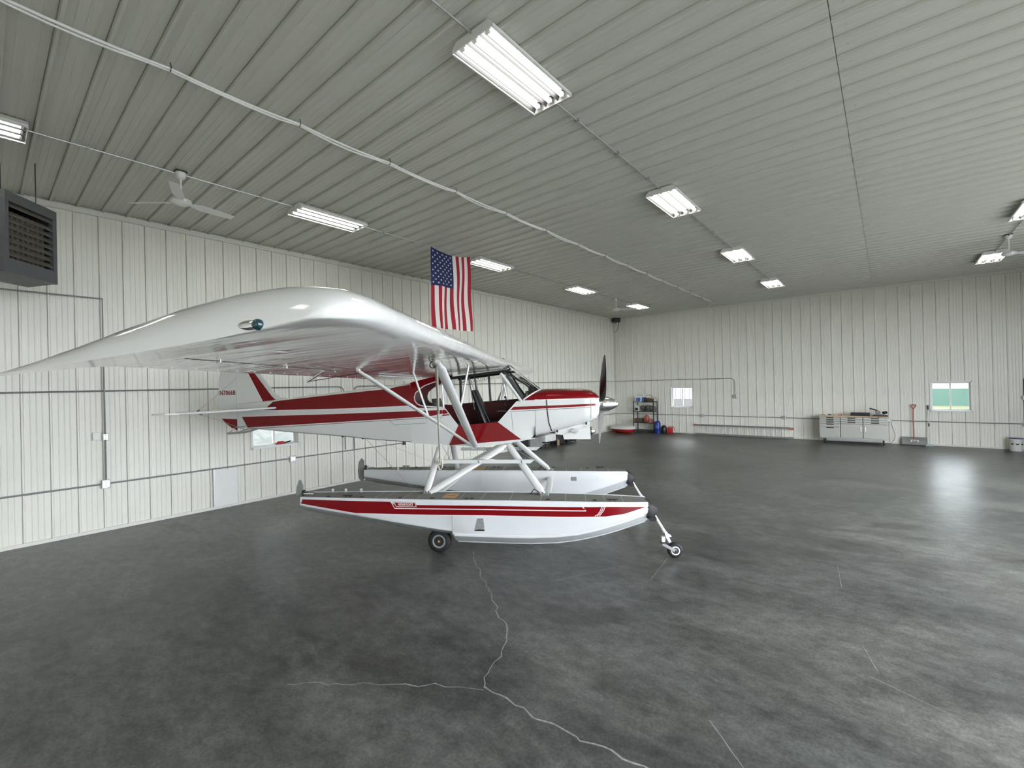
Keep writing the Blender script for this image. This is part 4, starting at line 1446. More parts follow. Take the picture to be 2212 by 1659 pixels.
NS = 10
boot, scr, frame_pts = MB(), MB(), []
for sg in (1, -1):
    def fl(v):
        return (v.x, v.y * sg, v.z)
    rows_b, rows_w = [], []
    for i in range(NS + 1):
        s = i / NS
        b, t_, fwv = ws_base(s), ws_top(s), arch_fw(s)
        rows_b.append([fl(b.lerp(fwv, u / 3)) for u in range(4)])
        rows_w.append([fl(b.lerp(t_, u / 4)) for u in range(5)])
    for rows, mb in ((rows_b, boot), (rows_w, scr)):
        n = len(rows[0])
        mb.add([p for r_ in rows for p in r_], [(i * n + j, i * n + j + 1, (i + 1) * n + j + 1, (i + 1) * n + j) for i in range(NS) for j in range(n - 1)])
    # side quarter light
    scr.add([fl(Vector(A(1.127, .345, 2.035))), fl(Vector(A(.95, .34, 2.495))), fl(Vector(A(.83, .342, 2.45)))], [(0, 1, 2)])
obj('boot_cowl', boot, 'plane_red', ac)
ws = obj('windscreen', scr, 'acrylic', ac)
obj('windscreen_frame', MB().path([ws_base(i / NS) + Vector((.004, 0, .004)) for i in range(NS + 1)] + [Vector((ws_base(1 - i / NS).x + .004, -ws_base(1 - i / NS).y, ws_base(1 - i / NS).z + .004)) for i in range(1, NS + 1)], .013, 8), 'plane_white', ws)
obj('windscreen_frame', MB().path([ws_top(i / NS) for i in range(NS + 1)] + [Vector((ws_top(1 - i / NS).x, -ws_top(1 - i / NS).y, ws_top(1 - i / NS).z)) for i in range(1, NS + 1)], .010, 8), 'black_metal', ws)
for r_ in (.13,):
    obj('windscreen_rib', MB().tube(ws_base(.78), ws_top(.78), .006, 6), 'pin_white', ws)

# ---------------------------------------------------------------- cowling
cst = [1.30, 1.475, 1.6, 1.75, 1.9, 2.0, 2.12, 2.17, 2.2, 2.225, 2.24]
low, top = [], []
for f in cst:
    w, b, t_ = hw(f), zb(f), cowl_top(f)
    h = []
    for i in range(13):
        a = pi / 2 * i / 12
        h.append((w * cos(a) ** .4, CT - (CT - b) * sin(a) ** .4))
    low.append([A(f, r, z) for r, z in h] + [A(f, -r, z) for r, z in reversed(h[:-1])])
    h = []
    for i in range(11):
        a = pi / 2 * i / 10
        h.append((w * max(0, cos(a)) ** (2 / 2.6), CT + (t_ - CT) * sin(a) ** (2 / 2.6)))
    top.append([A(f, r, z) for r, z in h] + [A(f, -r, z) for r, z in reversed(h[:-1])])
mb = MB().loft(low, cap=False, close=False)
# nose face
lo, tp = low[-1], top[-1]
facev = lo + list(reversed(tp))[1:-1] if False else lo
mb.add(low[-1], [tuple(range(len(low[-1])))])
cw = obj('cowling', mb, 'plane_white', ac)
mb = MB().loft(top[1:], cap=False, close=False)
mb.add(top[-1], [tuple(range(len(top[-1])))])
obj('cowl_top', mb, 'plane_red', cw)
obj('red_stripe', side_mesh([(1.30, 1.947), (2.215, 1.966), (2.21, 1.937), (1.30, 1.905)], .003, sides=(1, -1), step=.05), 'plane_red', cw)
obj('pinstripe', side_mesh(line_poly([(1.30, 2.034), (1.755, 2.040), (2.225, 2.042)], .014), .003, step=.05), 'pin_white', cw)
obj('pinstripe', side_mesh(line_poly([(1.30, 1.896), (2.21, 1.928)], .010), .003, step=.05), 'pin_white', cw)
obj('pinstripe', side_mesh(line_poly([(1.30, 1.886), (2.12, 1.916)], .008), .003, step=.05), 'pin_gray', cw)
obj('panel_gap', side_mesh(line_poly([(1.475, 2.04), (1.478, 1.90), (1.50, 1.70), (1.537, 1.57)], .016), .003, step=.04), 'heater_dark', cw)
obj('panel_gap', side_mesh(line_poly([(2.12, 2.04), (2.118, 1.85), (2.112, 1.71)], .005), .003, step=.04), 'pin_gray', cw)
obj('panel_gap', side_mesh(line_poly([(1.305, 1.88), (1.30, 1.50)], .004), .003, step=.04), 'pin_gray', cw)
for s in (-1, 1):
    obj('air_intake', MB().sphere(A(2.222, s * .16, 1.98), .03, .075, .085, 16, 8), 'heater_dark', cw)
# oil cooler and exhaust box below the cowl
bx_poly = [(1.70, 1.50), (2.10, 1.645), (2.108, 1.438), (1.715, 1.440)]
obj('exhaust_box', MB().prism(bx_poly, lambda a, b: A(a, .24, b), lambda a, b: A(a, -.12, b)), 'plane_white', cw, False)
obj('cowl_fillet', MB().prism([(1.56, 1.60), (2.10, 1.70), (2.10, 1.645), (1.70, 1.50), (1.60, 1.51)], lambda a, b: A(a, .22, b), lambda a, b: A(a, -.20, b)), 'plane_white', cw, False)
obj('cowl_flap', MB().prism([(1.80, 1.565), (1.86, 1.60), (1.915, 1.595), (1.945, 1.555), (1.90, 1.525)], lambda a, b: A(a, .27, b), lambda a, b: A(a, .23, b)), 'aluminium', cw, False)
obj('cooler_mouth', MB().prism([(1.60, 1.51), (1.70, 1.50), (1.712, 1.44), (1.685, 1.41), (1.625, 1.43)], lambda a, b: A(a, .20, b), lambda a, b: A(a, -.10, b)), 'interior_black', cw, False)
obj('latch', MB().bbox(2.035, 2.06, -.262, -.245, 1.655, 1.70, .003).bbox(1.605, 1.63, -.262, -.245, 1.545, 1.585, .003), 'black_metal', cw, False)
ll = obj('landing_light', MB().lathe(A(2.095, .12, 1.545), (1, 0, 0), [(.06, 0), (.066, .01), (.066, .028), (.058, .032), (.05, .055), (.03, .08), (.008, .092)], 20), 'chrome', cw)
obj('light_ring', MB().lathe(A(2.108, .12, 1.545), (1, 0, 0), [(.068, 0), (.07, .003), (.07, .016), (.068, .019)], 20), 'black_metal', ll)
# spinner and propeller
PC = (2.30, 0, 1.943)
sp = obj('spinner', MB().lathe((2.262, 0, 1.943), (1, 0, 0), [(.05, -.03), (.118, -.005), (.122, 0), (.122, .03), (.116, .09), (.10, .15), (.076, .21), (.045, .262), (.018, .288), (.004, .294)], 32), 'chrome', ac)
obj('spinner_plate', MB().lathe((2.238, 0, 1.943), (1, 0, 0), [(.02, 0), (.125, .002), (.125, .018), (.122, .024)], 32), 'aluminium', ac)
for sgn in (1, -1):
    dirv = Vector(A(0, .74, .68)).normalized() * sgn
    rings = []
    for d, ch, th, tw in ((.06, .035, .03, 1.1), (.14, .045, .024, 1.0), (.26, .062, .018, .8), (.42, .075, .013, .6), (.62, .076, .010, .45), (.8, .068, .007, .36), (.93, .05, .005, .30), (1.0, .03, .004, .28), (1.03, .008, .003, .28)):
        c_ = Vector(PC) + dirv * d
        tang = Vector((1, 0, 0)).cross(dirv).normalized()
        cv = (tang * cos(tw) + Vector((1, 0, 0)) * sin(tw) * (1 if sgn > 0 else 1))
        nv = dirv.cross(cv)
        rings.append([c_ + cv * ch * cos(q) + nv * th * sin(q) for q in [2 * pi * j / 12 for j in range(12)]])
    obj('propeller_blade', MB().loft(rings), 'black_metal' if sgn > 0 else 'prop_gray', ac)

# ---------------------------------------------------------------- wings
upper = [(-.78, .008), (-.70, .035), (-.50, .112), (-.25, .195), (0.0, .255), (.25, .284), (.45, .285), (.62, .265), (.74, .232), (.82, .190), (.865, .150), (.885, .110)]
lower = [(.882, .082), (.865, .060), (.83, .043), (.76, .035), (.6, .030), (.3, .024), (0, .018), (-.3, .012), (-.6, .005), (-.78, 0.0)]
# z of the chord reference line: TE z 2.372 at f=-.78, sloping up to the nose


def ref(f):
    return 2.372 + (f + .78) * .0655


DIH = .0107


def wing_sect(r, t=0.0):
    """t: 0 on the straight wing .. 1 at the outer lip of the drooped tip"""
    k_ = max(0.0, 1 - t ** 2.6) ** (1 / 2.2)
    pts = []
    for f, z in upper:
        aft = max(0.0, (.885 - f) / 1.665)
        dr = -.07 * t ** 1.5 * aft
        ff_ = f - .17 * t * t * aft ** 2 - .20 * (1 - sqrt(max(0.0, 1 - t ** 3))) * max(0.0, (f - .2) / .685) ** 1.5
        lowz = interp(f, [p[0] for p in reversed(lower)], [p[1] for p in reversed(lower)])
        if f > .76:
            lowz += (.035 - lowz) * t ** 1.2
        zz = lowz + (z - lowz) * k_
        pts.append((ff_, ref(f) + zz + dr + DIH * r))
    for f, z in lower:
        aft = max(0.0, (.885 - f) / 1.665)
        dr = -.07 * t ** 1.5 * aft
        ff_ = f - .17 * t * t * aft ** 2 - .20 * (1 - sqrt(max(0.0, 1 - t ** 3))) * max(0.0, (f - .2) / .685) ** 1.5
        if f > .76:
            z += (.035 - z) * t ** 1.2
        pts.append((ff_, ref(f) + z + dr - .004 * t + DIH * r))
    return pts


TIP0, TIP1 = 4.70, 5.18
secs = [(r, 0.0) for r in (0.0, .4, .9, 1.4, 1.9, 2.4, 2.9, 3.4, 3.9, 4.3, TIP0)]
secs += [(TIP0 + (TIP1 - TIP0) * t, t) for t in (.15, .3, .45, .6, .72, .82, .9, .95, .985, 1.0)]


def under(f, r):
    """height of the wing underside"""
    return ref(f) + interp(f, [p[0] for p in reversed(lower)], [p[1] for p in reversed(lower)]) + DIH * abs(r)


for s in (1, -1):
    w_ = obj('wing', MB().loft([[A(f, s * r, z) for f, z in wing_sect(r, t)] for r, t in secs]), 'wing_fabric', ac, ang=75)
    # navigation light on the tip
    nl = obj('navigation_light', MB().sphere(A(.43, s * 5.165, 2.547), .062, .028, .026, 16, 10), 'chrome', w_)
    obj('light_lens', MB().sphere(A(.472, s * 5.178, 2.549), .026, .026, .025, 14, 10), 'nav_green' if s > 0 else 'red_plastic', nl)
    # gap strip between wing and aileron / flap on the underside
    for f0, r0, r1 in ((-.38, 2.55, 4.65), (-.42, .45, 2.5)):
        mb = MB()
        n = 6
        for i in range(n):
            ra, rb = r0 + (r1 - r0) * i / n, r0 + (r1 - r0) * (i + 1) / n
            mb.add([A(f0 - .008, s * ra, under(f0, ra) - .0015), A(f0 + .008, s * ra, under(f0, ra) - .0015), A(f0 + .008, s * rb, under(f0, rb) - .0015), A(f0 - .008, s * rb, under(f0, rb) - .0015)], [(0, 1, 2, 3)])
        obj('aileron_gap', mb, 'rudder_gray', w_, False)
    for f0, r0 in ((-.33, 4.45), (-.36, 3.75), (-.40, 2.95)):
        z0 = under(f0, r0)
        obj('hinge_bracket', MB().bbox(f0 - .024, f0 + .012, -s * r0 - .005, -s * r0 + .005, z0 - .018, z0 + .004, .002).tube((f0 - .016, -s * r0 - .012, z0 - .012), (f0 - .016, -s * r0 + .012, z0 - .012), .005, 8), 'chrome', w_, False)
    # aileron horn and cable
    r0 = 3.05
    z0 = under(-.55, r0)
    obj('aileron_horn', MB().path([A(-.45, s * r0, z0 + .008), A(-.52, s * r0, z0 - .03), A(-.60, s * r0, z0 - .075), A(-.63, s * (r0 - .03), z0 - .085)], .010, 7), 'chrome', w_)
    obj('aileron_cable', MB().path([A(-.63, s * (r0 - .03), z0 - .085), A(-.35, s * 2.7, under(-.3, 2.7) - .035), A(-.1, s * 2.4, under(-.1, 2.4) - .003)], .004, 6), 'black_metal', w_)
    # flap actuating arm near the root
    r0 = 1.55
    obj('flap_arm', MB().path([A(-.42, s * (r0 + .35), under(-.42, 1.9) - .012), A(-.40, s * r0, under(-.4, r0) - .015), A(-.36, s * .75, under(-.36, .75) - .012)], .010, 7), 'plane_white', w_)
    # tie-down ring and strut cuff
    obj('tie_down_ring', MB().path([A(.47 + .03 * cos(a), s * 2.66, under(.47, 2.66) - .03 + .03 * sin(a)) for a in [2 * pi * q / 12 for q in range(13)]], .006, 6), 'black_metal', w_)
    # inspection hole rings and drain grommets
    mb = MB()
    for q in range(22):
        r_ = .6 + 4.0 * q / 21
        mb.sphere(A(-.70, s * r_, under(-.70, r_) - .001), .008, .008, .004, 8, 4)
    og = obj('drain_grommets', mb, 'white_plastic', w_)
    og['kind'] = 'stuff'
    obj('inspection_plate', MB().lathe(A(.05, s * 4.45, under(.05, 4.45) + .001), (0, 0, -1), [(.07, 0), (.07, .003), (.06, .004)], 20), 'plane_white', w_)
    # fuel vent / antenna on top at the wing root
    # lift struts
    for p0, p1, rx, ry in ((A(.39, s * .36, 1.356), A(.545, s * 2.75, under(.545, 2.75) - .01), .056, .024), (A(.37, s * .365, 1.352), A(-.24, s * 2.79, under(-.24, 2.79) - .012), .030, .016)):
        d = Vector(p1) - Vector(p0)
        st_ = obj('wing_strut', MB().tube(p0, p1, ry, 16, ry=rx, u=(0, 0, 1)) if False else MB().loft([MB().ring(Vector(p0).lerp(Vector(p1), q), d, (rx if 0.03 < q < .97 else rx * .6), 16, ry=ry, u=Vector((0, 0, 1)).cross(d).cross(d) if False else d.cross(Vector((1, 0, 0)))) for q in (0, .03, .05, .95, .97, 1)]), 'plane_white', ac)
        obj('strut_fitting', MB().bbox(p1[0] - .02, p1[0] + .02, p1[1] - .012, p1[1] + .012, p1[2] - .01, p1[2] + .02, .003), 'chrome', st_, False)
        obj('strut_fitting', MB().bbox(p0[0] - .025, p0[0] + .015, p0[1] - .012, p0[1] + .012, p0[2] - .025, p0[2] + .012, .003), 'chrome', st_, False)
    for p0, p1 in ((A(.473, s * 1.6, 1.955), A(.60, s * 1.62, under(.6, 1.6) + .004)), (A(.07, s * 1.6, 1.915), A(-.10, s * 1.62, under(-.1, 1.6) + .004))):
        obj('jury_strut', MB().tube(p0, p1, .017, 10, ry=.013), 'plane_white', ac)
obj('antenna', MB().tube(A(.30, .05, 2.70), A(.10, .06, 2.93), .010, 8, .003), 'plane_white', ac)
obj('fuel_cap', MB().lathe(A(.78, -.05, ref(.78) + .205), (.3, 0, 1), [(.03, 0), (.03, .01), (.01, .016)], 12), 'black_metal', ac)

# ---------------------------------------------------------------- tail
fin_poly = [(-3.745, 1.96), (-3.745, 2.80), (-3.68, 2.83), (-3.58, 2.76), (-3.36, 2.565), (-3.09, 2.22), (-3.0, 2.155), (-2.85, 2.135), (-2.85, 2.05), (-3.2, 1.95)]
fin = obj('fin', MB().prism(fin_poly, lambda a, b: A(a, .022, b), lambda a, b: A(a, -.022, b)), 'plane_white', ac, False)
obj('red_stripe', MB().prism([(-3.72, 2.80), (-3.62, 2.74), (-3.415, 2.55), (-3.13, 2.18), (-3.04, 2.10), (-3.03, 1.96), (-3.22, 1.96), (-3.54, 2.55)], lambda a, b: A(a, .0245, b), lambda a, b: A(a, -.0245, b)), 'plane_red', fin, False)
obj('pinstripe', MB().prism(line_poly([(-3.72, 2.80), (-3.54, 2.55), (-3.22, 1.955)], .012), lambda a, b: A(a, .026, b), lambda a, b: A(a, -.026, b)), 'pin_white', fin, False)
rud_poly = [(-3.765, 1.605), (-3.765, 2.80), (-3.85, 2.85), (-3.98, 2.80), (-4.05, 2.66), (-4.09, 2.48), (-4.116, 2.147), (-4.128, 2.005), (-4.085, 1.855), (-3.98, 1.725), (-3.86, 1.645)]
rud = obj('rudder', MB().prism(rud_poly, lambda a, b: A(a, .02, b), lambda a, b: A(a, -.02, b)), 'plane_white', ac, False)
obj('red_stripe', MB().prism([(-3.768, 1.61), (-3.768, 1.80), (-4.098, 1.81), (-4.078, 1.855), (-3.976, 1.73), (-3.86, 1.652)][:2] + [(-4.055, 1.815), (-3.972, 1.732), (-3.86, 1.652)], lambda a, b: A(a, .0225, b), lambda a, b: A(a, -.0225, b)), 'plane_red', rud, False)
obj('hinge_post', MB().tube(A(-3.755, 0, 1.60), A(-3.755, 0, 2.82), .026, 10), 'plane_white', rud)
tm = text_mesh('registration', 'N7066B', .105, .002, 0, .80, .0008, 1.06)
to = link('registration', tm, 'plane_red', rud)
to.location = (-3.935, -.0225, 2.245)
to.rotation_euler = (pi / 2, 0, 0)
# make the text read from starboard (the nose is to the right there)
stab_poly = [(-3.0, .05), (-3.02, .12), (-3.3, .9), (-3.44, 1.2), (-3.55, 1.38), (-3.66, 1.49), (-3.72, 1.51), (-3.72, .05)]
elev_poly = [(-3.735, .06), (-3.735, 1.515), (-3.80, 1.52), (-3.90, 1.46), (-4.02, 1.25), (-4.10, .9), (-4.12, .4), (-4.02, .10)]
for s in (1, -1):
    sb = obj('stabilizer', MB().prism(stab_poly, lambda a, b: A(a, s * b, 1.968), lambda a, b: A(a, s * b, 1.985)), 'plane_white', ac, False)
    obj('leading_tube', MB().path([A(-2.99, s * .05, 1.985), A(-3.02, s * .14, 1.984), A(-3.3, s * .9, 1.976), A(-3.44, s * 1.2, 1.975), A(-3.55, s * 1.37, 1.975)], .017, 8), 'plane_white', sb)
    obj('elevator', MB().prism(elev_poly, lambda a, b: A(a, s * b, 1.968), lambda a, b: A(a, s * b, 1.983)), 'plane_white', ac, False)
    obj('tail_wire', MB().tube(A(-3.745, 0, 2.52), A(-3.60, s * 1.02, 1.985), .003, 6), 'galv', ac)
    obj('tail_wire', MB().tube(A(-3.70, 0, 1.64), A(-3.60, s * 1.02, 1.968), .003, 6), 'galv', ac)
    obj('wire_fitting', MB().tube(A(-3.62, s * .96, 2.01), A(-3.60, s * 1.02, 1.985), .009, 8).tube(A(-3.60, s * 1.02, 1.965), A(-3.63, s * .9, 1.93), .008, 8), 'black_metal', ac)
obj('stabilizer_slot', side_mesh([(-3.03, 2.075), (-3.07, 2.06), (-3.07, 1.955), (-3.03, 1.955)], .005), 'interior_black', fus)
obj('tail_spring', MB().path([A(-3.42, 0, 1.632), A(-3.62, 0, 1.585), A(-3.85, 0, 1.565), A(-3.98, 0, 1.56)], .008, 8, .018, (0, 0, 1)).path([A(-3.5, 0, 1.66), A(-3.7, 0, 1.60), A(-3.75, 0, 1.585)], .008, 8), 'galv', ac)
obj('rudder_horn', MB().tube(A(-3.78, -.14, 1.66), A(-3.78, .14, 1.66), .009, 8).tube(A(-3.78, .14, 1.66), A(-3.5, .12, 1.70), .004, 6), 'chrome', ac)
obj('steering_spring', MB().tube(A(-3.95, 0, 1.57), A(-3.78, .1, 1.63), .007, 6), 'galv', ac)
for f in (-1.9, -1.55):
    obj('belly_drain', MB().sphere(A(f, .0, zb(f) - .012), .03, .02, .03, 10, 6), 'black_metal', ac)

# ---------------------------------------------------------------- floats
FC = .985
fst = [  # f, half width, deck z, chine z, keel z
    (-1.96, .135, .772, .655, .555), (-1.5, .175, .774, .595, .495), (-1.1, .20, .774, .545, .44), (-.6, .22, .773, .475, .365), (-.1, .232, .772, .405, .29), (.238, .236, .771, .362, .25),
    (.242, .238, .771, .325, .160), (.64, .238, .77, .318, .153), (1.0, .238, .769, .312, .149), (1.26, .236, .767, .312, .150), (1.6, .232, .763, .328, .166), (1.87, .225, .759, .358, .205),
    (2.05, .216, .755, .398, .245), (2.225, .204, .751, .445, .29), (2.4, .188, .747, .495, .345), (2.577, .168, .743, .552, .408), (2.70, .150, .740, .592, .452), (2.765, .140, .738, .612, .475)]


def fi(f, j):
    return interp(f, [q[0] for q in fst], [q[j] for q in fst])


def float_ring(s):
    f, w, zd, zc, zk = s
    h = [(0, zd), (w * .90, zd), (w * .93, zd - .006), (w * .95, zd - .02), (w * .97, (zd + zc) / 2), (w, zc + .045), (w, zc + .01), (w * .985, zc), (w * .5, (zc + zk) / 2 - .015), (.02, zk + .004), (0, zk)]
    return h


def float_r(f, z):
    w, zd, zc = fi(f, 1), fi(f, 2), fi(f, 3)
    m_ = (zd + zc) / 2
    if z >= zd - .02:
        return w * .95
    if z > m_:
        return w * (.97 - .02 * (z - m_) / max(zd - .02 - m_, 1e-3))
    return w * (1 - .03 * max(0, (z - zc - .045)) / max(m_ - zc - .045, 1e-3))


FLETTER = None
for s in (1, -1):
    rc = s * FC

    def FA(f, ro, z):
        """ro: offset outboard (+) from the float centreline"""
        return A(f, rc + s * ro, z)
    rings = []
    for q in fst:
        h = float_ring(q)
        rings.append([FA(q[0], r, z) for r, z in h] + [FA(q[0], -r, z) for r, z in reversed(h[1:-1])])
    fl_ = obj('float', MB().loft(rings), 'float_white', ac, ang=18)
    # deck tread and seams
    mb = MB()
    for a, b in zip(fst, fst[1:]):
        if b[0] - a[0] < .02:
            continue
        mb.add([FA(a[0], -a[1] * .86, a[2] + .002), FA(a[0], a[1] * .86, a[2] + .002), FA(b[0], b[1] * .86, b[2] + .002), FA(b[0], -b[1] * .86, b[2] + .002)], [(0, 1, 2, 3)])
    obj('deck_tread', mb, 'deck_gray', fl_, False)
    for f in (-1.55, -1.25, -.85, -.70, -.45, -.25, .33, .60, 1.0, 1.4, 1.72, 1.98, 2.22, 2.45):
        w = fi(f, 1) * .86
        z = fi(f, 2) + .003
        wd = .010 if f not in (.60,) else .04
        obj('deck_seam', MB().box(-1, 1, -1, 1, 0, .001) if False else MB().add([FA(f, -w, z), FA(f, w, z), FA(f + wd, w, z), FA(f + wd, -w, z)], [(0, 1, 2, 3)]), 'deck_seam' if wd < .02 else 'pin_gray', fl_, False)
    obj('deck_rail', MB().path([FA(f, -fi(f, 1) * .90, fi(f, 2) + .006) for f in [-1.9 + .29 * i for i in range(17)]], .007, 6), 'float_white', fl_)
    obj('placard', MB().add([FA(f, r, fi(.2, 2) + .0042) for f, r in ((.08, -.12), (.08, .14), (.27, .14), (.27, -.12))], [(0, 1, 2, 3)]), 'tan', fl_, False)
    obj('placard_line', MB().add([FA(f, r, fi(.2, 2) + .0050) for f, r in ((.12, .0), (.12, .02), (.24, .02), (.24, .0))], [(0, 1, 2, 3)]), 'brown', fl_, False)
    for f in (-1.55, -1.05, -.5, -.05, .42, .5, 1.5, 2.1):
        obj('hatch_cap', MB().lathe(FA(f, fi(f, 1) * .62, fi(f, 2) + .002), (0, 0, 1), [(.026, 0), (.026, .008), (.018, .012)], 14), 'black_metal', fl_)
    for f in (-1.25, 2.32):
        z = fi(f, 2)
        w = fi(f, 1) * .7
        obj('cleat', MB().tube(FA(f - .03, w, z), FA(f - .03, w, z + .022), .008, 8).tube(FA(f + .03, w, z), FA(f + .03, w, z + .022), .008, 8).tube(FA(f - .07, w, z + .024), FA(f + .07, w, z + .024), .008, 8), 'black_metal', fl_)
    for f in (-1.62, -1.43, -1.20) if s > 0 else (-1.3,):
        obj('pulley_bracket', MB().bbox(f - .012, f + .022, FA(f, -fi(f, 1) * .8, 0)[1] - .006, FA(f, -fi(f, 1) * .8, 0)[1] + .006, fi(f, 2), fi(f, 2) + .055, .003), 'float_white', fl_, False)
    # bow bumper: wedge with a rounded beak
    rings = []
    for f, w, zu, zl in ((2.755, .142, .744, .520), (2.78, .142, .740, .515), (2.81, .128, .722, .518), (2.85, .100, .692, .535), (2.88, .066, .662, .560), (2.90, .034, .640, .588), (2.908, .010, .622, .606)):
        zc_ = (zu + zl) / 2
        rings.append([FA(f, w * (abs(cos(a)) ** .55) * (1 if cos(a) > 0 else -1), zc_ + (zu - zl) / 2 * (abs(sin(a)) ** .7) * (1 if sin(a) > 0 else -1)) for a in [2 * pi * i / 20 for i in range(20)]])
    obj('bow_bumper', MB().loft(rings), 'rubber', fl_)
    obj('keel_guard', MB().prism([(2.76, .52), (2.86, .55), (2.885, .50), (2.87, .465), (2.80, .47)], lambda a, b: FA(a, .03, b), lambda a, b: FA(a, -.03, b)), 'rubber', fl_)
    # painted bands (outboard side of each float)
    so_ = (s,)

    def fmesh(poly, off, **kw):
        return side_mesh(poly, off, sides=so_, rfun=float_r, rc=rc, **kw)
    band = [(-1.92, .742), (-.62, .738), (-.55, .70), (-.24, .70), (.64, .702), (1.74, .692), (2.30, .692), (2.735, .684), (2.46, .602), (2.23, .573), (1.75, .568), (.65, .578), (-.10, .575), (-1.11, .578), (-1.94, .682)]
    obj('red_band', fmesh(band, .002), 'plane_red', fl_)
    obj('white_line', fmesh(line_poly([(-.60, .738), (-.55, .652), (.6, .654), (1.2, .650), (1.985, .644), (1.94, .692)], .012), .003), 'pin_white', fl_)
    obj('white_line', fmesh(line_poly([(-1.94, .676), (-1.11, .572), (-.1, .568), (.65, .571), (1.75, .561), (2.23, .566), (2.46, .596), (2.735, .678)], .007), .003), 'pin_white', fl_)
    # maker's badge
    badge = [(-.565, .738), (-.265, .738), (-.235, .672), (-.535, .672)]
    obj('badge_plate', fmesh(badge, .004), 'plane_red', fl_)
    bb = MB()
    inset = [(-.553, .732), (-.270, .732), (-.246, .678), (-.529, .678)]
    for qa, qb in zip(inset, inset[1:] + inset[:1]):
        m_ = fmesh(line_poly([qa, qb], .006), .005)
        bb.add(m_.v, m_.f)
    obj('badge_border', bb, 'pin_white', fl_)
    me = text_mesh('badge_lettering', 'WIPLINE FLOATS', .044, .0012, .22, .62, .0006)
    lo_ = link('badge_lettering', me, 'pin_white', fl_)
    yy = A(0, rc + s * (float_r(-.4, .705) + .0062), 0)[1]
    lo_.location = (-.40, yy, .705)
    lo_.rotation_euler = (pi / 2, 0, 0 if s > 0 else pi)
    # decal strokes near the bow
    if s > 0:
        for q in range(3):
            obj('scuff', fmesh(line_poly([(2.18 + .022 * q, .70), (2.165 + .02 * q, .65), (2.13 + .018 * q, .60), (2.09 + .03 * q, .578)], .007), .003, step=.03), 'pin_white', fl_)
        obj('scuff', fmesh([(2.17, .742), (2.25, .742), (2.235, .705), (2.19, .695)], .003), 'pin_white', fl_)
    obj('skin_seam', fmesh(line_poly([(.24, .57), (.238, .37)], .004), .002), 'deck_seam', fl_)
    # step recess (scoop) outboard
    sc_ = [(.578, .535), (.656, .535), (.672, .376), (.535, .374)]
    obj('step_recess', fmesh(sc_, .0025), 'galv', fl_)
    obj('step_lip', fmesh([(.535, .374), (.672, .376), (.67, .392), (.60, .398), (.548, .386)], .0035), 'tool_dark', fl_)
    # chine strips
    obj('chine_rail', MB().path([FA(f, fi(f, 1) + .002, fi(f, 3) - .004) for f in [.27, .64, 1.0, 1.26, 1.6, 1.87, 2.05, 2.225, 2.4, 2.577, 2.70]], .010, 6, .018, (0, 0, 1)), 'float_white', fl_)
    obj('keel_strip', MB().path([FA(f, 0, fi(f, 4) - .003) for f in [.26, .64, 1.0, 1.26, 1.6, 1.87, 2.05, 2.225, 2.4, 2.577, 2.74]], .012, 6), 'float_white', fl_)
    obj('keel_strip', MB().path([FA(f, 0, fi(f, 4) - .003) for f in [-1.8, -1.1, -.6, -.25]], .010, 6), 'aluminium', fl_)
    # inspection placard on the inner side
    if s < 0:
        mb = MB().add([A(f, rc + float_r(1.9, .65) * 1.0 + .004, z) for f, z in ((1.80, .675), (1.90, .675), (1.90, .605), (1.80, .605))], [(0, 1, 2, 3)])
        obj('side_placard', mb, 'rudder_gray', fl_, False)
    # water rudder
    wz = .655
    wr_poly = [(-2.02, .80), (-2.01, .92), (-2.06, .97), (-2.11, .90), (-2.135, .74), (-2.12, .60), (-2.07, .535), (-2.02, .58), (-2.005, .70)] if s < 0 else [(-1.99, .78), (-1.99, .90), (-2.02, .98), (-2.05, .98), (-2.085, .88), (-2.10, .76), (-2.04, .74)]
    obj('water_rudder', MB().prism(wr_poly, lambda a, b: FA(a, .012, b), lambda a, b: FA(a, -.012, b)), 'rudder_gray', fl_, False)
    obj('rudder_post', MB().bbox(-2.0, -1.965, FA(0, 0, 0)[1] - .02, FA(0, 0, 0)[1] + .02, .74, .84, .004).tube(FA(-1.97, -.07, .80), FA(-1.97, .07, .80), .009, 8), 'tool_dark', fl_, False)
    obj('tiller_bar', MB().bbox(-1.96, -1.82, FA(0, .04, 0)[1] - .01, FA(0, .04, 0)[1] + .01, .79, .803, .003), 'float_white', fl_, False)
    # main wheel
    mw = obj('main_tyre', MB().lathe(FA(0, -.055, .163), (0, -s, 0), [(.085, 0), (.12, -.004), (.15, .012), (.162, .035), (.163, .055), (.162, .075), (.15, .098), (.12, .114), (.085, .11)], 32), 'rubber', fl_)
    obj('wheel_rim', MB().lathe(FA(0, .048, .163), (0, -s, 0), [(.088, 0), (.092, .010), (.084, .014), (.062, .004), (.056, -.01)], 28), 'rudder_gray', mw)
    obj('wheel_hub', MB().lathe(FA(0, .038, .163), (0, -s, 0), [(.056, -.006), (.056, .0), (.03, .004), (.024, .02), (.010, .024)], 20), 'tool_dark', mw)
    obj('hub_cap', MB().lathe(FA(0, .056, .163), (0, -s, 0), [(.016, 0), (.016, .004), (.01, .008)], 14), 'tan', mw)
    obj('wheel_leg', MB().tube(FA(.0, -.09, .16), FA(.06, -.06, .40), .025, 10).tube(FA(0, -.09, .163), FA(0, .03, .163), .018, 10), 'galv', fl_)
    # nose gear
    ng = obj('nose_leg', MB().loft([MB().ring(Vector(FA(*p)), Vector(FA(3.05, 0, .2)) - Vector(FA(2.85, 0, .56)), a, 10, b) for p, a, b in (((2.85, 0, .56), .010, .016), ((2.95, 0, .385), .012, .018), ((2.985, 0, .32), .016, .022))]), 'float_white', fl_)
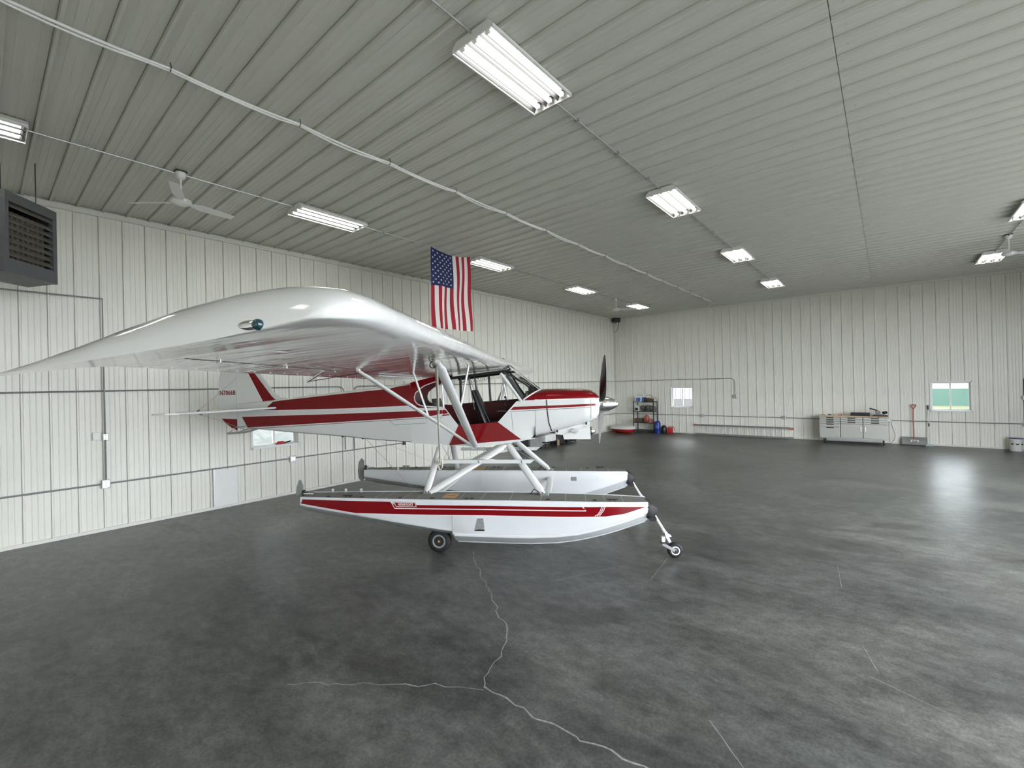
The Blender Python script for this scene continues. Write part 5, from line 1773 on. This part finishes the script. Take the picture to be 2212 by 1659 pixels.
    obj('nose_fork', MB().prism([(2.975, .335), (3.0, .345), (3.03, .30), (3.06, .285), (3.065, .27), (3.035, .265), (3.06, .205), (3.03, .19), (2.99, .27)], lambda a, b: FA(a, .022, b), lambda a, b: FA(a, -.022, b)), 'float_white', ng, False)
    obj('shimmy_damper', MB().bbox(2.935, 2.985, FA(0, 0, 0)[1] - .03, FA(0, 0, 0)[1] + .03, .20, .27, .008), 'float_white', ng, False)
    obj('damper_pad', MB().bbox(2.925, 3.0, FA(0, 0, 0)[1] - .035, FA(0, 0, 0)[1] + .035, .185, .20, .004), 'black_metal', ng, False)
    for o_ in (.052, -.052):
        obj('nose_arm', MB().prism([(2.935, .185), (2.985, .185), (3.115, .115), (3.12, .085), (3.09, .085), (2.945, .168)], lambda a, b: FA(a, o_ - .004, b), lambda a, b: FA(a, o_ + .004, b)), 'aluminium', ng, False)
    nt_ = obj('nose_tyre', MB().lathe(FA(3.105, -.035, .0975), (0, -s, 0), [(.05, 0), (.075, -.003), (.092, .010), (.0975, .03), (.0975, .04), (.092, .06), (.075, .073), (.05, .07)], 28), 'rubber', fl_)
    obj('nose_rim', MB().lathe(FA(3.105, .034, .0975), (0, -s, 0), [(.056, 0), (.056, .006), (.042, .008), (.04, -.002)], 24), 'white_metal', nt_)
    obj('nose_hub', MB().lathe(FA(3.105, .030, .0975), (0, -s, 0), [(.04, 0), (.038, .004), (.016, .008), (.014, .03), (.006, .032)], 18), 'tool_dark', nt_)

    # float struts
    def fat(p0, p1, rx, ry, name='float_strut'):
        d = Vector(p1) - Vector(p0)
        o = obj(name, MB().loft([MB().ring(Vector(p0).lerp(Vector(p1), q), d, (rx if .04 < q < .96 else rx * .7), 16, ry=ry, u=d.cross(Vector((1, 0, 0)))) for q in (0, .04, .06, .94, .96, 1)]), 'plane_white', ac)
        obj('strut_bolt', MB().lathe(Vector(p0) + Vector((0, -s * ry, .02)), (0, -s, 0), [(.009, 0), (.009, .006)], 8), 'tool_dark', o, False)
        return o
    fb, ff_ = A(-.21, s * .885, .785), A(1.42, s * .885, .785)
    ub, uf = A(-.15, s * .33, 1.385), A(.885, s * .335, 1.375)
    fat(fb, ub, .050, .025)
    fat(ff_, uf, .054, .027)
    fat(A(-.17, s * .885, .785), A(.85, s * .335, 1.37), .054, .027)
    obj('strut_fitting', MB().bbox(-.25, -.13, -s * .885 - .03, -s * .885 + .03, .76, .80, .008).bbox(1.38, 1.5, -s * .885 - .03, -s * .885 + .03, .755, .795, .008), 'aluminium', ac, False)
    obj('strut_fitting', MB().bbox(.84, .92, -s * .335 - .025, -s * .335 + .025, 1.35, 1.40, .006).bbox(-.18, -.12, -s * .33 - .02, -s * .33 + .02, 1.36, 1.40, .006), 'galv', ac, False)
    obj('hose', MB().path([A(1.25, s * .86, .775), A(1.30, s * .87, .84), A(1.37, s * .88, .80), A(1.36, s * .885, .775)], .008, 6), 'black_metal', ac)
    # boarding step bar
    sb = obj('step_bar', MB().prism([(-.07, 1.205), (1.30, 1.205), (1.24, 1.155), (-.07, 1.155)], lambda a, b: A(a, s * .66, b), lambda a, b: A(a, s * .60, b)), 'plane_white', ac, False)
    for f in (.505, 1.12):
        obj('step_bolt', MB().lathe(A(f, s * .66, 1.18), (0, -s, 0), [(.016, 0), (.016, .004), (.008, .008)], 12), 'chrome', sb, False)
    # brace wires
    obj('brace_wire', MB().tube(A(-.13, s * .33, 1.37), A(-.21, -s * .80, .80), .004, 6), 'galv', ac)
    obj('brace_wire', MB().tube(A(.90, s * .33, 1.37), A(1.42, -s * .80, .80), .004, 6), 'galv', ac)
    obj('rudder_cable', MB().tube(A(-1.5, s * .05, zb(-1.5)), A(-.35, s * .9, .79), .0025, 6), 'galv', ac)
    obj('retract_cable', MB().path([FA(-1.9, -fi(-1.9, 1) * .5, .80), FA(-.4, -.10, .80), A(-.15, s * .4, 1.32)], .003, 6), 'galv', ac)
for f in (-.21, 1.42):
    zz = .66
    obj('spreader_bar', MB().loft([MB().ring(Vector((f + .04, y, zz)), (0, 1, 0), .022, 14, ry=.055, u=(1, 0, 0)) for y in (-.78, .78)]), 'plane_white', ac)

# ---------------------------------------------------------------- tie-down rope hung from the wing
t = thing('tie_down_rope', 'white tie-down rope hanging from the wing strut to the step bar', 'rope', ORG, HEAD)
rp = [A(.50, 2.66, under(.5, 2.66) - .05), A(.49, 2.65, 2.30), A(.35, 2.30, 2.0)]
top_ = Vector(A(.505, 2.66, under(.5, 2.66) - .055))
bot_ = Vector(A(-.055, .70, 1.17))
pth = [top_.lerp(bot_, i / 14) + Vector((0, 0, -.035 * 4 * (i / 14) * (1 - i / 14))) for i in range(15)]
obj('strand', MB().path(pth, .011, 8), 'rope', t)
obj('strand', MB().path([p + Vector((.012, -.012, .0)) for p in pth[:6]], .009, 8), 'rope', t)
obj('knot', MB().path([top_ + Vector((.03 * cos(a), .03 * sin(2 * a), .03 * sin(a) + .02)) for a in [2 * pi * q / 16 for q in range(17)]], .011, 8), 'rope', t)
lp = bot_ + Vector((0, 0, .0))
obj('loop', MB().path([lp + Vector((-.03 * sin(a), -.0, .10 * cos(a) - .0)) for a in [2 * pi * q / 16 for q in range(17)]], .011, 8), 'rope', t)
